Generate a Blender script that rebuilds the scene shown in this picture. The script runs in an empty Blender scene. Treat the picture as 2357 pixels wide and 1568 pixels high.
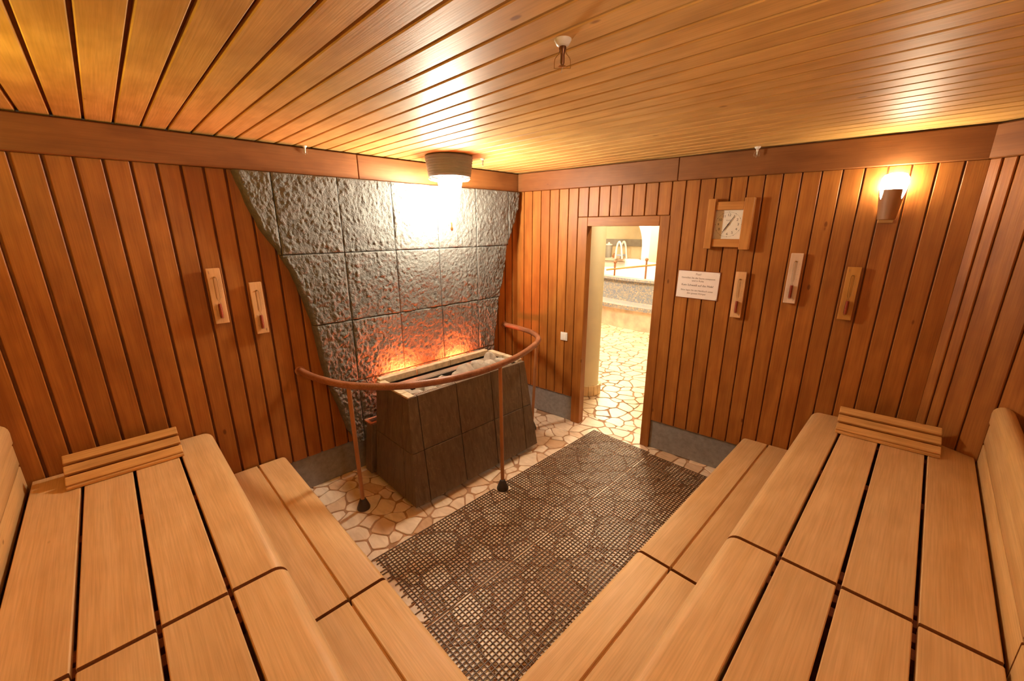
import bpy, bmesh, math, random
from mathutils import Vector, Matrix, noise

scene = bpy.context.scene
COL = scene.collection
random.seed(7)

# ------------------------------------------------------------------ camera
FPX = 935.54
cd = bpy.data.cameras.new('camera')
cd.sensor_fit = 'HORIZONTAL'
cd.sensor_width = 36.0
cd.lens = FPX * 36.0 / 2357.0
cd.clip_start = 0.02
cd.clip_end = 60
cam = bpy.data.objects.new('camera', cd)
COL.objects.link(cam)
rt = Vector((0.70184851, 0.71232123, -0.0026729))
up = Vector((-0.18884796, 0.18968694, 0.96351197))
fw = Vector((-0.68683704, 0.67573467, -0.2676519))
cam.matrix_world = Matrix(((rt.x, up.x, -fw.x, 2.98), (rt.y, up.y, -fw.y, -3.01), (rt.z, up.z, -fw.z, 1.90), (0, 0, 0, 1)))
scene.camera = cam

# ------------------------------------------------------------------ world and view
w = bpy.data.worlds.new('world')
scene.world = w
w.use_nodes = True
w.node_tree.nodes['Background'].inputs[0].default_value = (1.0, 0.72, 0.42, 1)
w.node_tree.nodes['Background'].inputs[1].default_value = 0.02
vs = scene.view_settings
vs.view_transform = 'Standard'
vs.look = 'None'
vs.gamma = 1.0
vs.use_curve_mapping = False
vs.exposure = 1.17

cy = scene.cycles
cy.max_bounces = 10
cy.diffuse_bounces = 5
cy.glossy_bounces = 3
cy.transmission_bounces = 5
cy.caustics_reflective = False
cy.caustics_refractive = False

# lamp strengths (emission of the glowing glass of each lamp)
LAMP_W = 110.0          # ceiling lamp, glowing cone
LAMP_COL = (1.0, 0.90, 0.70)
SCONCE_W = 40.0
SCONCE_COL = (1.0, 0.84, 0.58)
UPLIGHT_W = 225.0
UPLIGHT_COL = (1.0, 0.15, 0.035)
HALL_W = 40.0
HALL_COL = (1.0, 0.84, 0.58)

# ------------------------------------------------------------------ materials
def newmat(name):
    m = bpy.data.materials.new(name)
    m.use_nodes = True
    nt = m.node_tree
    return m, nt, nt.nodes['Principled BSDF']

def N(nt, t, **kw):
    n = nt.nodes.new(t)
    for k, v in kw.items():
        setattr(n, k, v)
    return n

def ramp(nt, stops):
    r = nt.nodes.new('ShaderNodeValToRGB')
    el = r.color_ramp.elements
    while len(el) < len(stops):
        el.new(0.5)
    for e, (p, c) in zip(el, stops):
        e.position = p
        e.color = (c[0], c[1], c[2], 1)
    return r

def mixc(nt, mode, fac, a, b):
    m = nt.nodes.new('ShaderNodeMix')
    m.data_type = 'RGBA'
    m.blend_type = mode
    for s, v in ((m.inputs[0], fac), (m.inputs[6], a), (m.inputs[7], b)):
        if hasattr(v, 'type') and hasattr(v, 'links'):
            nt.links.new(v, s)
        elif isinstance(v, (int, float)):
            s.default_value = v
        else:
            s.default_value = (v[0], v[1], v[2], 1)
    return m.outputs[2]

def objcoords(nt, scale, rnd=True):
    tc = N(nt, 'ShaderNodeTexCoord')
    mp = N(nt, 'ShaderNodeMapping')
    mp.inputs['Scale'].default_value = scale
    if rnd:
        oi = N(nt, 'ShaderNodeObjectInfo')
        mul = N(nt, 'ShaderNodeMath', operation='MULTIPLY')
        mul.inputs[1].default_value = 61.0
        nt.links.new(oi.outputs['Random'], mul.inputs[0])
        add = N(nt, 'ShaderNodeVectorMath', operation='ADD')
        nt.links.new(tc.outputs['Object'], add.inputs[0])
        nt.links.new(mul.outputs[0], add.inputs[1])
        nt.links.new(add.outputs[0], mp.inputs[0])
    else:
        nt.links.new(tc.outputs['Object'], mp.inputs[0])
    return mp.outputs[0]

def wood(name, light, dark, rough=0.45, var=0.22, streak=0.5, spec=0.35, blotch=0.7):
    m, nt, b = newmat(name)
    L = nt.links
    v = objcoords(nt, (0.7, 9, 9))
    n1 = N(nt, 'ShaderNodeTexNoise')
    n1.inputs['Scale'].default_value = 2.2
    n1.inputs['Detail'].default_value = 4
    n1.inputs['Distortion'].default_value = 0.6
    L.new(v, n1.inputs['Vector'])
    r1 = ramp(nt, [(0.28, dark), (0.72, light)])
    L.new(n1.outputs[0], r1.inputs[0])
    v2 = objcoords(nt, (2.5, 90, 90))
    n2 = N(nt, 'ShaderNodeTexNoise')
    n2.inputs['Scale'].default_value = 2.0
    n2.inputs['Detail'].default_value = 2
    L.new(v2, n2.inputs['Vector'])
    r2 = ramp(nt, [(0.3, (0.62, 0.55, 0.5)), (0.62, (1.06, 1.06, 1.06))])
    L.new(n2.outputs[0], r2.inputs[0])
    c = mixc(nt, 'MULTIPLY', streak, r1.outputs[0], r2.outputs[0])
    # broad blotches
    v3 = objcoords(nt, (2.0, 4, 4))
    n3 = N(nt, 'ShaderNodeTexNoise')
    n3.inputs['Scale'].default_value = 2.4
    n3.inputs['Detail'].default_value = 2
    L.new(v3, n3.inputs['Vector'])
    r3 = ramp(nt, [(0.35, (0.80, 0.74, 0.68)), (0.6, (1.05, 1.05, 1.05))])
    L.new(n3.outputs[0], r3.inputs[0])
    c = mixc(nt, 'MULTIPLY', blotch, c, r3.outputs[0])
    # small knots and dents
    vo = N(nt, 'ShaderNodeTexVoronoi')
    vo.inputs['Scale'].default_value = 2.2
    L.new(objcoords(nt, (1.0, 2.2, 2.2)), vo.inputs['Vector'])
    rk = ramp(nt, [(0.0, (0.25, 0.16, 0.1)), (0.03, (0.35, 0.22, 0.13)), (0.05, (1, 1, 1))])
    L.new(vo.outputs['Distance'], rk.inputs[0])
    c = mixc(nt, 'MULTIPLY', 0.75, c, rk.outputs[0])
    oi = N(nt, 'ShaderNodeObjectInfo')
    mr = N(nt, 'ShaderNodeMapRange')
    mr.inputs[3].default_value = 1 - var
    mr.inputs[4].default_value = 1 + var
    L.new(oi.outputs['Random'], mr.inputs[0])
    hs = N(nt, 'ShaderNodeHueSaturation')
    L.new(mr.outputs[0], hs.inputs['Value'])
    L.new(c, hs.inputs['Color'])
    L.new(hs.outputs[0], b.inputs['Base Color'])
    b.inputs['Roughness'].default_value = rough
    b.inputs['Specular IOR Level'].default_value = spec
    bp = N(nt, 'ShaderNodeBump')
    bp.inputs['Strength'].default_value = 0.12
    bp.inputs['Distance'].default_value = 0.004
    L.new(n2.outputs[0], bp.inputs['Height'])
    L.new(bp.outputs[0], b.inputs['Normal'])
    return m

def plain(name, col, rough=0.5, metal=0.0, noise_amt=0.0, nscale=20, bump=0.0, spec=0.5):
    m, nt, b = newmat(name)
    b.inputs['Base Color'].default_value = (*col, 1)
    b.inputs['Roughness'].default_value = rough
    b.inputs['Metallic'].default_value = metal
    b.inputs['Specular IOR Level'].default_value = spec
    n = N(nt, 'ShaderNodeTexNoise')
    n.inputs['Scale'].default_value = nscale
    n.inputs['Detail'].default_value = 5
    nt.links.new(objcoords(nt, (1, 1, 1)), n.inputs['Vector'])
    k = max(noise_amt, 0.02)
    r = ramp(nt, [(0.3, tuple(c * (1 - k) for c in col)), (0.7, tuple(min(1, c * (1 + k)) for c in col))])
    nt.links.new(n.outputs[0], r.inputs[0])
    nt.links.new(r.outputs[0], b.inputs['Base Color'])
    if bump:
        bp = N(nt, 'ShaderNodeBump')
        bp.inputs['Strength'].default_value = bump
        bp.inputs['Distance'].default_value = 0.01
        nt.links.new(n.outputs[0], bp.inputs['Height'])
        nt.links.new(bp.outputs[0], b.inputs['Normal'])
    return m

def emit(name, col, strength):
    m, nt, b = newmat(name)
    b.inputs['Base Color'].default_value = (*col, 1)
    b.inputs['Emission Color'].default_value = (*col, 1)
    b.inputs['Emission Strength'].default_value = strength
    return m

M = {}
M['wall'] = wood('wood_wall', (0.42, 0.162, 0.031), (0.31, 0.102, 0.0165), 0.45, 0.09, 0.4)
M['ceil'] = wood('wood_ceiling', (0.78, 0.51, 0.185), (0.69, 0.42, 0.125), 0.5, 0.06, 0.3, 0.4)
M['beam'] = wood('wood_beam', (0.25, 0.098, 0.029), (0.205, 0.074, 0.02), 0.5, 0.06, 0.3)
M['bench'] = wood('wood_bench', (0.80, 0.535, 0.27), (0.71, 0.44, 0.195), 0.5, 0.05, 0.3, 0.3, 0.3)
M['backrest'] = wood('wood_backrest', (0.80, 0.53, 0.24), (0.71, 0.44, 0.17), 0.5, 0.05, 0.3, 0.3, 0.3)
M['shaded_endgrain'] = wood('wood_shaded_end_grain', (0.36, 0.15, 0.055), (0.28, 0.105, 0.035), 0.7, 0.06, 0.4, 0.15)  # end grain, darkened further to paint the shade inside the bench joints
M['under'] = wood('wood_bearer', (0.30, 0.09, 0.03), (0.2, 0.055, 0.018), 0.6, 0.1)
M['head'] = wood('wood_headrest', (0.72, 0.42, 0.16), (0.6, 0.32, 0.10), 0.55, 0.07, 0.5, 0.25)
M['backing'] = plain('dark_backing', (0.20, 0.062, 0.016), 0.8, 0, 0.2)
M['rail'] = wood('wood_rail', (0.40, 0.175, 0.092), (0.27, 0.105, 0.052), 0.42, 0.04, 0.7)
M['post'] = plain('copper_post', (0.44, 0.19, 0.075), 0.42, 0.15, 0.15, 8)
M['cup'] = plain('lamp_cup', (0.36, 0.19, 0.10), 0.5, 0, 0.08, 6)
M['clockwood'] = wood('clock_wood', (0.56, 0.255, 0.07), (0.46, 0.19, 0.045), 0.45, 0.04, 0.4)
M['housing'] = plain('lamp_housing', (0.26, 0.25, 0.245), 0.5, 0.2, 0.06)  # grey lightened so the colour carries the bloom of the lamp
M['foot'] = plain('dark_foot', (0.045, 0.032, 0.026), 0.5, 0, 0.15)
M['base'] = plain('grey_skirting', (0.255, 0.235, 0.225), 0.38, 0, 0.18, 30)
M['mat'] = plain('rubber_grid', (0.155, 0.088, 0.046), 0.45, 0, 0.2, 40)
M['metal'] = plain('steel', (0.62, 0.56, 0.48), 0.35, 0.7, 0.1)
M['darkmetal'] = plain('dark_metal', (0.06, 0.055, 0.052), 0.45, 0.3, 0.1)
M['brass'] = plain('brass', (0.45, 0.26, 0.08), 0.3, 0.9, 0.1)
M['bronze'] = plain('bronze', (0.16, 0.07, 0.035), 0.35, 0.8, 0.1)
M['white'] = plain('white_plastic', (0.80, 0.76, 0.70), 0.4, 0, 0.03)
M['paper'] = plain('paper', (0.83, 0.74, 0.70), 0.45, 0, 0.03)
M['ink'] = plain('ink', (0.07, 0.05, 0.05), 0.6)
M['ink2'] = plain('ink_faint', (0.22, 0.15, 0.13), 0.6)
M['dial'] = plain('dial', (0.78, 0.72, 0.62), 0.4, 0, 0.02)
M['timer1'] = wood('timer_wood', (0.72, 0.43, 0.22), (0.66, 0.37, 0.17), 0.5, 0.05, 0.2)
M['timer2'] = wood('timer_wood_pale', (0.80, 0.60, 0.46), (0.76, 0.55, 0.40), 0.45, 0.03, 0.2)
M['timer3'] = wood('timer_wood_ochre', (0.60, 0.30, 0.07), (0.52, 0.24, 0.05), 0.5, 0.03, 0.2)
M['sand'] = plain('red_sand', (0.34, 0.065, 0.03), 0.8, 0, 0.2, 200)
M['plateedge'] = plain('rim_stone', (0.60, 0.49, 0.33), 0.7, 0, 0.25, 25, 0.3)
M['cream'] = plain('hall_plaster', (0.82, 0.70, 0.46), 0.8, 0, 0.06, 4)
M['column'] = plain('column_paint', (0.78, 0.70, 0.44), 0.55, 0, 0.05, 5)
M['hallwhite'] = plain('hall_white', (0.88, 0.84, 0.76), 0.5, 0, 0.03, 5)
M['hallgrey'] = plain('hall_grey', (0.34, 0.31, 0.26), 0.6, 0, 0.2, 4)
M['hallblue'] = plain('blue_towel', (0.32, 0.36, 0.48), 0.7, 0, 0.1)
M['hallpink'] = plain('pink_plaster', (0.80, 0.62, 0.48), 0.6, 0, 0.2, 7)
M['halltile'] = plain('base_tile', (0.78, 0.60, 0.33), 0.5, 0, 0.15, 9)
M['ball'] = plain('wood_ball', (0.40, 0.17, 0.07), 0.5)
M['grout'] = plain('grout', (0.40, 0.22, 0.12), 0.9, 0, 0.3, 12, 0.2)
M['rust'] = plain('rusty_steel', (0.36, 0.17, 0.10), 0.7, 0.2, 0.3, 30)

def glass_mat():
    m = bpy.data.materials.new('clear_glass')
    m.use_nodes = True
    nt = m.node_tree
    nt.nodes.remove(nt.nodes['Principled BSDF'])
    out = nt.nodes['Material Output']
    tr = N(nt, 'ShaderNodeBsdfTransparent')
    tr.inputs[0].default_value = (0.97, 0.955, 0.93, 1)
    gl = N(nt, 'ShaderNodeBsdfGlossy')
    gl.inputs['Roughness'].default_value = 0.06
    fr = N(nt, 'ShaderNodeLayerWeight')
    fr.inputs['Blend'].default_value = 0.12
    mx = N(nt, 'ShaderNodeMixShader')
    nt.links.new(fr.outputs['Fresnel'], mx.inputs[0])
    nt.links.new(tr.outputs[0], mx.inputs[1])
    nt.links.new(gl.outputs[0], mx.inputs[2])
    nt.links.new(mx.outputs[0], out.inputs['Surface'])
    return m
M['glass'] = glass_mat()

def stone_rough():
    m, nt, b = newmat('rough_slate')
    L = nt.links
    tc = N(nt, 'ShaderNodeTexCoord')
    n = N(nt, 'ShaderNodeTexNoise')
    n.inputs['Scale'].default_value = 26
    n.inputs['Detail'].default_value = 8
    n.inputs['Roughness'].default_value = 0.65
    L.new(tc.outputs['Object'], n.inputs['Vector'])
    r = ramp(nt, [(0.25, (0.105, 0.1, 0.09)), (0.5, (0.148, 0.142, 0.128)), (0.75, (0.20, 0.192, 0.172))])
    L.new(n.outputs[0], r.inputs[0])
    oi = N(nt, 'ShaderNodeObjectInfo')
    mr = N(nt, 'ShaderNodeMapRange')
    mr.inputs[3].default_value = 0.88
    mr.inputs[4].default_value = 1.12
    L.new(oi.outputs['Random'], mr.inputs[0])
    hs = N(nt, 'ShaderNodeHueSaturation')
    L.new(mr.outputs[0], hs.inputs['Value'])
    L.new(r.outputs[0], hs.inputs['Color'])
    L.new(hs.outputs[0], b.inputs['Base Color'])
    b.inputs['Roughness'].default_value = 0.6
    b.inputs['Specular IOR Level'].default_value = 0.35
    v = N(nt, 'ShaderNodeTexNoise')
    v.inputs['Scale'].default_value = 110
    v.inputs['Detail'].default_value = 5
    L.new(tc.outputs['Object'], v.inputs['Vector'])
    bp = N(nt, 'ShaderNodeBump')
    bp.inputs['Strength'].default_value = 0.6
    bp.inputs['Distance'].default_value = 0.012
    L.new(v.outputs[0], bp.inputs['Height'])
    L.new(bp.outputs[0], b.inputs['Normal'])
    return m
M['slate'] = stone_rough()

def stone_plate():
    m, nt, b = newmat('heater_slate')
    L = nt.links
    v = objcoords(nt, (14, 14, 2.2))
    n = N(nt, 'ShaderNodeTexNoise')
    n.inputs['Scale'].default_value = 2.4
    n.inputs['Detail'].default_value = 7
    n.inputs['Distortion'].default_value = 1.2
    L.new(v, n.inputs['Vector'])
    r = ramp(nt, [(0.3, (0.105, 0.07, 0.045)), (0.6, (0.16, 0.11, 0.07)), (0.85, (0.24, 0.17, 0.10))])
    L.new(n.outputs[0], r.inputs[0])
    # fine pale scratches
    wv = N(nt, 'ShaderNodeTexNoise')
    wv.inputs['Scale'].default_value = 7
    wv.inputs['Detail'].default_value = 2
    wv.inputs['Distortion'].default_value = 2.5
    L.new(objcoords(nt, (1, 1, 0.7)), wv.inputs['Vector'])
    rs = ramp(nt, [(0.494, (0, 0, 0)), (0.5, (0.75, 0.75, 0.75)), (0.506, (0, 0, 0))])
    L.new(wv.outputs[0], rs.inputs[0])
    c = mixc(nt, 'MIX', rs.outputs[0], r.outputs[0], (0.26, 0.18, 0.10))
    L.new(c, b.inputs['Base Color'])
    b.inputs['Roughness'].default_value = 0.5
    bp = N(nt, 'ShaderNodeBump')
    bp.inputs['Strength'].default_value = 0.3
    bp.inputs['Distance'].default_value = 0.01
    L.new(n.outputs[0], bp.inputs['Height'])
    L.new(bp.outputs[0], b.inputs['Normal'])
    return m
M['plate'] = stone_plate()

def paving(name, cols, rough):
    m, nt, b = newmat(name)
    L = nt.links
    oi = N(nt, 'ShaderNodeObjectInfo')
    r = ramp(nt, cols)
    r.color_ramp.interpolation = 'CONSTANT' if False else 'LINEAR'
    L.new(oi.outputs['Random'], r.inputs[0])
    n = N(nt, 'ShaderNodeTexNoise')
    n.inputs['Scale'].default_value = 9
    n.inputs['Detail'].default_value = 5
    n.inputs['Distortion'].default_value = 0.8
    L.new(objcoords(nt, (1, 2.5, 1)), n.inputs['Vector'])
    r2 = ramp(nt, [(0.3, (0.72, 0.64, 0.56)), (0.62, (1.04, 1.02, 1.0))])
    L.new(n.outputs[0], r2.inputs[0])
    c = mixc(nt, 'MULTIPLY', 0.6, r.outputs[0], r2.outputs[0])
    L.new(c, b.inputs['Base Color'])
    b.inputs['Roughness'].default_value = rough
    return m
M['pave'] = paving('paving_stone', [(0.0, (0.80, 0.64, 0.48)), (0.35, (0.86, 0.73, 0.58)), (0.7, (0.82, 0.66, 0.51)), (0.88, (0.72, 0.52, 0.35)), (1.0, (0.58, 0.38, 0.23))], 0.42)
M['pave2'] = paving('hall_paving_stone', [(0.0, (0.80, 0.64, 0.42)), (0.5, (0.84, 0.72, 0.52)), (1.0, (0.72, 0.55, 0.35))], 0.3)

def mosaic():
    m, nt, b = newmat('mosaic')
    L = nt.links
    tc = N(nt, 'ShaderNodeTexCoord')
    v = N(nt, 'ShaderNodeTexVoronoi')
    v.inputs['Scale'].default_value = 42
    L.new(tc.outputs['Object'], v.inputs['Vector'])
    r = ramp(nt, [(0.0, (0.20, 0.26, 0.42)), (0.4, (0.36, 0.36, 0.38)), (0.7, (0.50, 0.42, 0.32)), (1.0, (0.72, 0.62, 0.46))])
    L.new(v.outputs['Color'], r.inputs[0])
    L.new(r.outputs[0], b.inputs['Base Color'])
    b.inputs['Roughness'].default_value = 0.3
    return m
M['mosaic'] = mosaic()

def sauna_rock():
    m = plain('sauna_rock', (0.42, 0.37, 0.31), 0.8, 0, 0.3, 14, 0.5)
    return m
M['rock'] = sauna_rock()

# ------------------------------------------------------------------ mesh helpers
I4 = Matrix.Identity(4)
WORLD = {}

def frame(o, x, z):
    x = Vector(x).normalized()
    z = Vector(z).normalized()
    y = z.cross(x)
    return Matrix(((x.x, y.x, z.x, o[0]), (x.y, y.y, z.y, o[1]), (x.z, y.z, z.z, o[2]), (0, 0, 0, 1)))

def T(x, y, z):
    return Matrix.Translation((x, y, z))

def link(name, data, mat=None, parent=None, mw=I4):
    o = bpy.data.objects.new(name, data)
    COL.objects.link(o)
    if data is not None and mat is not None and len(data.materials) == 0:
        data.materials.append(M[mat] if isinstance(mat, str) else mat)
    if parent is not None:
        o.parent = parent
        o.matrix_parent_inverse = WORLD[parent.name].inverted()
    o.matrix_basis = mw
    WORLD[o.name] = mw.copy()
    return o

def tag(o, label=None, cat=None, group=None, kind=None):
    if label: o['label'] = label
    if cat: o['category'] = cat
    if group: o['group'] = group
    if kind: o['kind'] = kind
    return o

def thing(name, label, cat, mw=I4, group=None):
    o = bpy.data.objects.new(name, None)
    COL.objects.link(o)
    o.empty_display_size = 0.1
    o.matrix_basis = mw
    WORLD[o.name] = mw.copy()
    return tag(o, label, cat, group)

def fin(bm, name, smooth=False, bevel=0.0, seg=1, angle=30):
    if bevel > 0:
        bm.normal_update()
        es = [e for e in bm.edges if len(e.link_faces) == 2 and e.calc_face_angle(0) > math.radians(angle)]
        bmesh.ops.bevel(bm, geom=es, offset=bevel, offset_type='OFFSET', segments=seg, profile=0.5, affect='EDGES', clamp_overlap=True)
    bmesh.ops.recalc_face_normals(bm, faces=bm.faces[:])
    me = bpy.data.meshes.new(name)
    bm.to_mesh(me)
    bm.free()
    if smooth:
        for p in me.polygons:
            p.use_smooth = True
        try:
            me.set_sharp_from_angle(angle=math.radians(38))
        except Exception:
            pass
    return me

def add_box(bm, x0, x1, y0, y1, z0, z1):
    vs_ = [bm.verts.new(c) for c in ((x0, y0, z0), (x1, y0, z0), (x1, y1, z0), (x0, y1, z0), (x0, y0, z1), (x1, y0, z1), (x1, y1, z1), (x0, y1, z1))]
    for f in ((0, 3, 2, 1), (4, 5, 6, 7), (0, 1, 5, 4), (1, 2, 6, 5), (2, 3, 7, 6), (3, 0, 4, 7)):
        bm.faces.new([vs_[i] for i in f])
    return vs_

def add_hexa(bm, c):
    v = [bm.verts.new(p) for p in c]
    for f in ((0, 3, 2, 1), (4, 5, 6, 7), (0, 1, 5, 4), (1, 2, 6, 5), (2, 3, 7, 6), (3, 0, 4, 7)):
        bm.faces.new([v[i] for i in f])

def box(x0, x1, y0, y1, z0, z1, bevel=0.0, seg=1, name='box'):
    bm = bmesh.new()
    add_box(bm, x0, x1, y0, y1, z0, z1)
    return fin(bm, name, False, bevel, seg)

def prism(outline, z0, z1, bevel=0.0, seg=1, name='prism'):
    bm = bmesh.new()
    a = [bm.verts.new((x, y, z0)) for x, y in outline]
    b = [bm.verts.new((x, y, z1)) for x, y in outline]
    n = len(a)
    bm.faces.new(list(reversed(a)))
    bm.faces.new(b)
    for i in range(n):
        j = (i + 1) % n
        bm.faces.new((a[i], a[j], b[j], b[i]))
    return fin(bm, name, False, bevel, seg)

def add_lathe(bm, prof, seg=32, cx=0, cy=0, cap0=True, cap1=True, a0=0, a1=2 * math.pi):
    rings = []
    full = abs(a1 - a0 - 2 * math.pi) < 1e-6
    cnt = seg if full else seg + 1
    for r, z in prof:
        rings.append([bm.verts.new((cx + r * math.cos(a0 + (a1 - a0) * i / seg), cy + r * math.sin(a0 + (a1 - a0) * i / seg), z)) for i in range(cnt)])
    for k in range(len(rings) - 1):
        for i in range(seg):
            j = (i + 1) % cnt
            bm.faces.new((rings[k][i], rings[k][j], rings[k + 1][j], rings[k + 1][i]))
    if cap0: bm.faces.new(list(reversed(rings[0])))
    if cap1: bm.faces.new(rings[-1])

def lathe(prof, seg=32, smooth=True, cap0=True, cap1=True, name='lathe'):
    bm = bmesh.new()
    add_lathe(bm, prof, seg, 0, 0, cap0, cap1)
    return fin(bm, name, smooth)

def add_tube(bm, pts, r, seg=10, cap=True):
    pts = [Vector(p) for p in pts]
    rings = []
    prev = None
    for i, p in enumerate(pts):
        d = (pts[min(i + 1, len(pts) - 1)] - pts[max(i - 1, 0)]).normalized()
        if prev is None:
            u = d.orthogonal().normalized()
        else:
            u = (prev - d * prev.dot(d)).normalized()
        prev = u
        v = d.cross(u)
        rr = r[i] if isinstance(r, (list, tuple)) else r
        rings.append([bm.verts.new(p + rr * (math.cos(2 * math.pi * k / seg) * u + math.sin(2 * math.pi * k / seg) * v)) for k in range(seg)])
    for a, b in zip(rings[:-1], rings[1:]):
        for k in range(seg):
            j = (k + 1) % seg
            bm.faces.new((a[k], a[j], b[j], b[k]))
    if cap:
        bm.faces.new(list(reversed(rings[0])))
        bm.faces.new(rings[-1])

def tube(pts, r, seg=10, name='tube', smooth=True):
    bm = bmesh.new()
    add_tube(bm, pts, r, seg)
    return fin(bm, name, smooth)

def catmull(pts, n=8):
    pts = [Vector(p) for p in pts]
    P = [pts[0] * 2 - pts[1]] + pts + [pts[-1] * 2 - pts[-2]]
    out = []
    for i in range(1, len(P) - 2):
        for k in range(n):
            t = k / n
            a, b, c, d = P[i - 1], P[i], P[i + 1], P[i + 2]
            out.append(0.5 * ((2 * b) + (c - a) * t + (2 * a - 5 * b + 4 * c - d) * t * t + (3 * b - a - 3 * c + d) * t ** 3))
    out.append(pts[-1])
    return out

def text_mesh(s, size, align='CENTER', shear=0.0):
    cu = bpy.data.curves.new('txt', 'FONT')
    cu.body = s
    cu.size = size
    cu.align_x = align
    cu.align_y = 'CENTER'
    cu.shear = shear
    cu.extrude = 0.0003
    cu.resolution_u = 3
    o = bpy.data.objects.new('txt', cu)
    COL.objects.link(o)
    dg = bpy.context.evaluated_depsgraph_get()
    me = bpy.data.meshes.new_from_object(o.evaluated_get(dg))
    bpy.data.objects.remove(o)
    bpy.data.curves.remove(cu)
    return me

CACHE = {}
def board(L, W, Tk, bev=0.003):
    """board lying along local X, width along Y (centred), thickness up +Z"""
    k = (round(L, 4), round(W, 4), round(Tk, 4), bev)
    if k not in CACHE:
        CACHE[k] = box(0, L, -W / 2, W / 2, 0, Tk, bev, 1, 'board')
    return CACHE[k]

def board_copy(key_mat, *a):
    me = board(*a)
    if len(me.materials) == 0:
        me.materials.append(M[key_mat])
    return me

# ------------------------------------------------------------------ room constants
H = 2.40
TRIM = 2.232
BB = 0.265
TH = math.radians(6.1)
MB_ = Matrix.Rotation(TH, 4, 'Z')            # door-wall frame: x along the wall, -y into the room
S_END = 3.118
PC = MB_ @ Vector((S_END, 0, 0))
PHI = math.radians(-30)
MC_ = T(PC.x, PC.y, 0) @ Matrix.Rotation(PHI, 4, 'Z')
XE = 3.50                                    # right-hand wall
YD = -3.63                                   # left-hand wall
C_LEN = (XE - PC.x) / math.cos(PHI)

# ------------------------------------------------------------------ floor
def clip(poly, nx, ny, c):
    out = []
    for i in range(len(poly)):
        a, b = poly[i], poly[(i + 1) % len(poly)]
        da = nx * a[0] + ny * a[1] - c
        db = nx * b[0] + ny * b[1] - c
        if da <= 0: out.append(a)
        if (da < 0 < db) or (db < 0 < da):
            t = da / (da - db)
            out.append((a[0] + t * (b[0] - a[0]), a[1] + t * (b[1] - a[1])))
    return out

def crazy(x0, x1, y0, y1, sp, seed, joint):
    rnd = random.Random(seed)
    pts = []
    tries = 0
    while tries < 30000 and len(pts) < 2600:
        tries += 1
        p = (rnd.uniform(x0 - .2, x1 + .2), rnd.uniform(y0 - .2, y1 + .2))
        d = sp * rnd.uniform(0.62, 1.18)
        if all((p[0] - q[0]) ** 2 + (p[1] - q[1]) ** 2 > d * d for q in pts):
            pts.append(p)
    rad = [rnd.uniform(-1, 1) for _ in pts]
    def warp(a):
        v = noise.noise_vector(Vector((a[0] * 4.2, a[1] * 4.2, seed * .37)))
        u = noise.noise_vector(Vector((a[0] * 11, a[1] * 11, seed * .11 + 4)))
        return (a[0] + .050 * v.x + .016 * u.x, a[1] + .050 * v.y + .016 * u.y)
    cells = []
    for i, p in enumerate(pts):
        poly = [(p[0] - .3, p[1] - .3), (p[0] + .3, p[1] - .3), (p[0] + .3, p[1] + .3), (p[0] - .3, p[1] + .3)]
        for j, q in enumerate(pts):
            if i == j: continue
            dx, dy = q[0] - p[0], q[1] - p[1]
            dd = dx * dx + dy * dy
            if dd > .36: continue
            d = math.sqrt(dd)
            nx, ny = dx / d, dy / d
            off = (rad[i] - rad[j]) * .16 * d
            poly = clip(poly, nx, ny, nx * (p[0] + q[0]) / 2 + ny * (p[1] + q[1]) / 2 + off - joint * rnd.uniform(.7, 1.3))
            if len(poly) < 3: break
        if len(poly) >= 3:
            q = []
            for k in range(len(poly)):
                a, b = poly[k], poly[(k + 1) % len(poly)]
                q.append(a)
                if (a[0] - b[0]) ** 2 + (a[1] - b[1]) ** 2 > .006:
                    q.append(((a[0] + b[0]) / 2, (a[1] + b[1]) / 2))
            poly = [warp(a) for a in q]
            for nx, ny, c in ((-1, 0, -x0), (1, 0, x1), (0, -1, -y0), (0, 1, y1)):
                poly = clip(poly, nx, ny, c)
                if len(poly) < 3: break
        if len(poly) < 3: continue
        # drop tiny edges, cut the corners
        q = []
        for a in poly:
            if not q or (a[0] - q[-1][0]) ** 2 + (a[1] - q[-1][1]) ** 2 > 1e-4: q.append(a)
        if len(q) < 3: continue
        r = []
        for k in range(len(q)):
            a, b = q[k], q[(k + 1) % len(q)]
            r.append((a[0] * .87 + b[0] * .13, a[1] * .87 + b[1] * .13))
            r.append((a[0] * .13 + b[0] * .87, a[1] * .13 + b[1] * .87))
        cx = sum(a[0] for a in r) / len(r)
        cy = sum(a[1] for a in r) / len(r)
        ar = abs(sum(r[k][0] * r[(k + 1) % len(r)][1] - r[(k + 1) % len(r)][0] * r[k][1] for k in range(len(r)))) / 2
        if ar < 0.0008: continue
        cells.append((cx, cy, r))
    return cells

def stone_into(bm, cx, cy, r, top, depth=0.016, off=(0, 0)):
    n = len(r)
    ox, oy = off
    lo = [bm.verts.new((x - cx + ox, y - cy + oy, -depth)) for x, y in r]
    mid = [bm.verts.new((x - cx + ox, y - cy + oy, top - 0.003)) for x, y in r]
    hi = [bm.verts.new(((x - cx) * .95 + ox, (y - cy) * .95 + oy, top)) for x, y in r]
    for k in range(n):
        j = (k + 1) % n
        bm.faces.new((lo[k], lo[j], mid[j], mid[k]))
        bm.faces.new((mid[k], mid[j], hi[j], hi[k]))
    bm.faces.new(hi)

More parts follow.
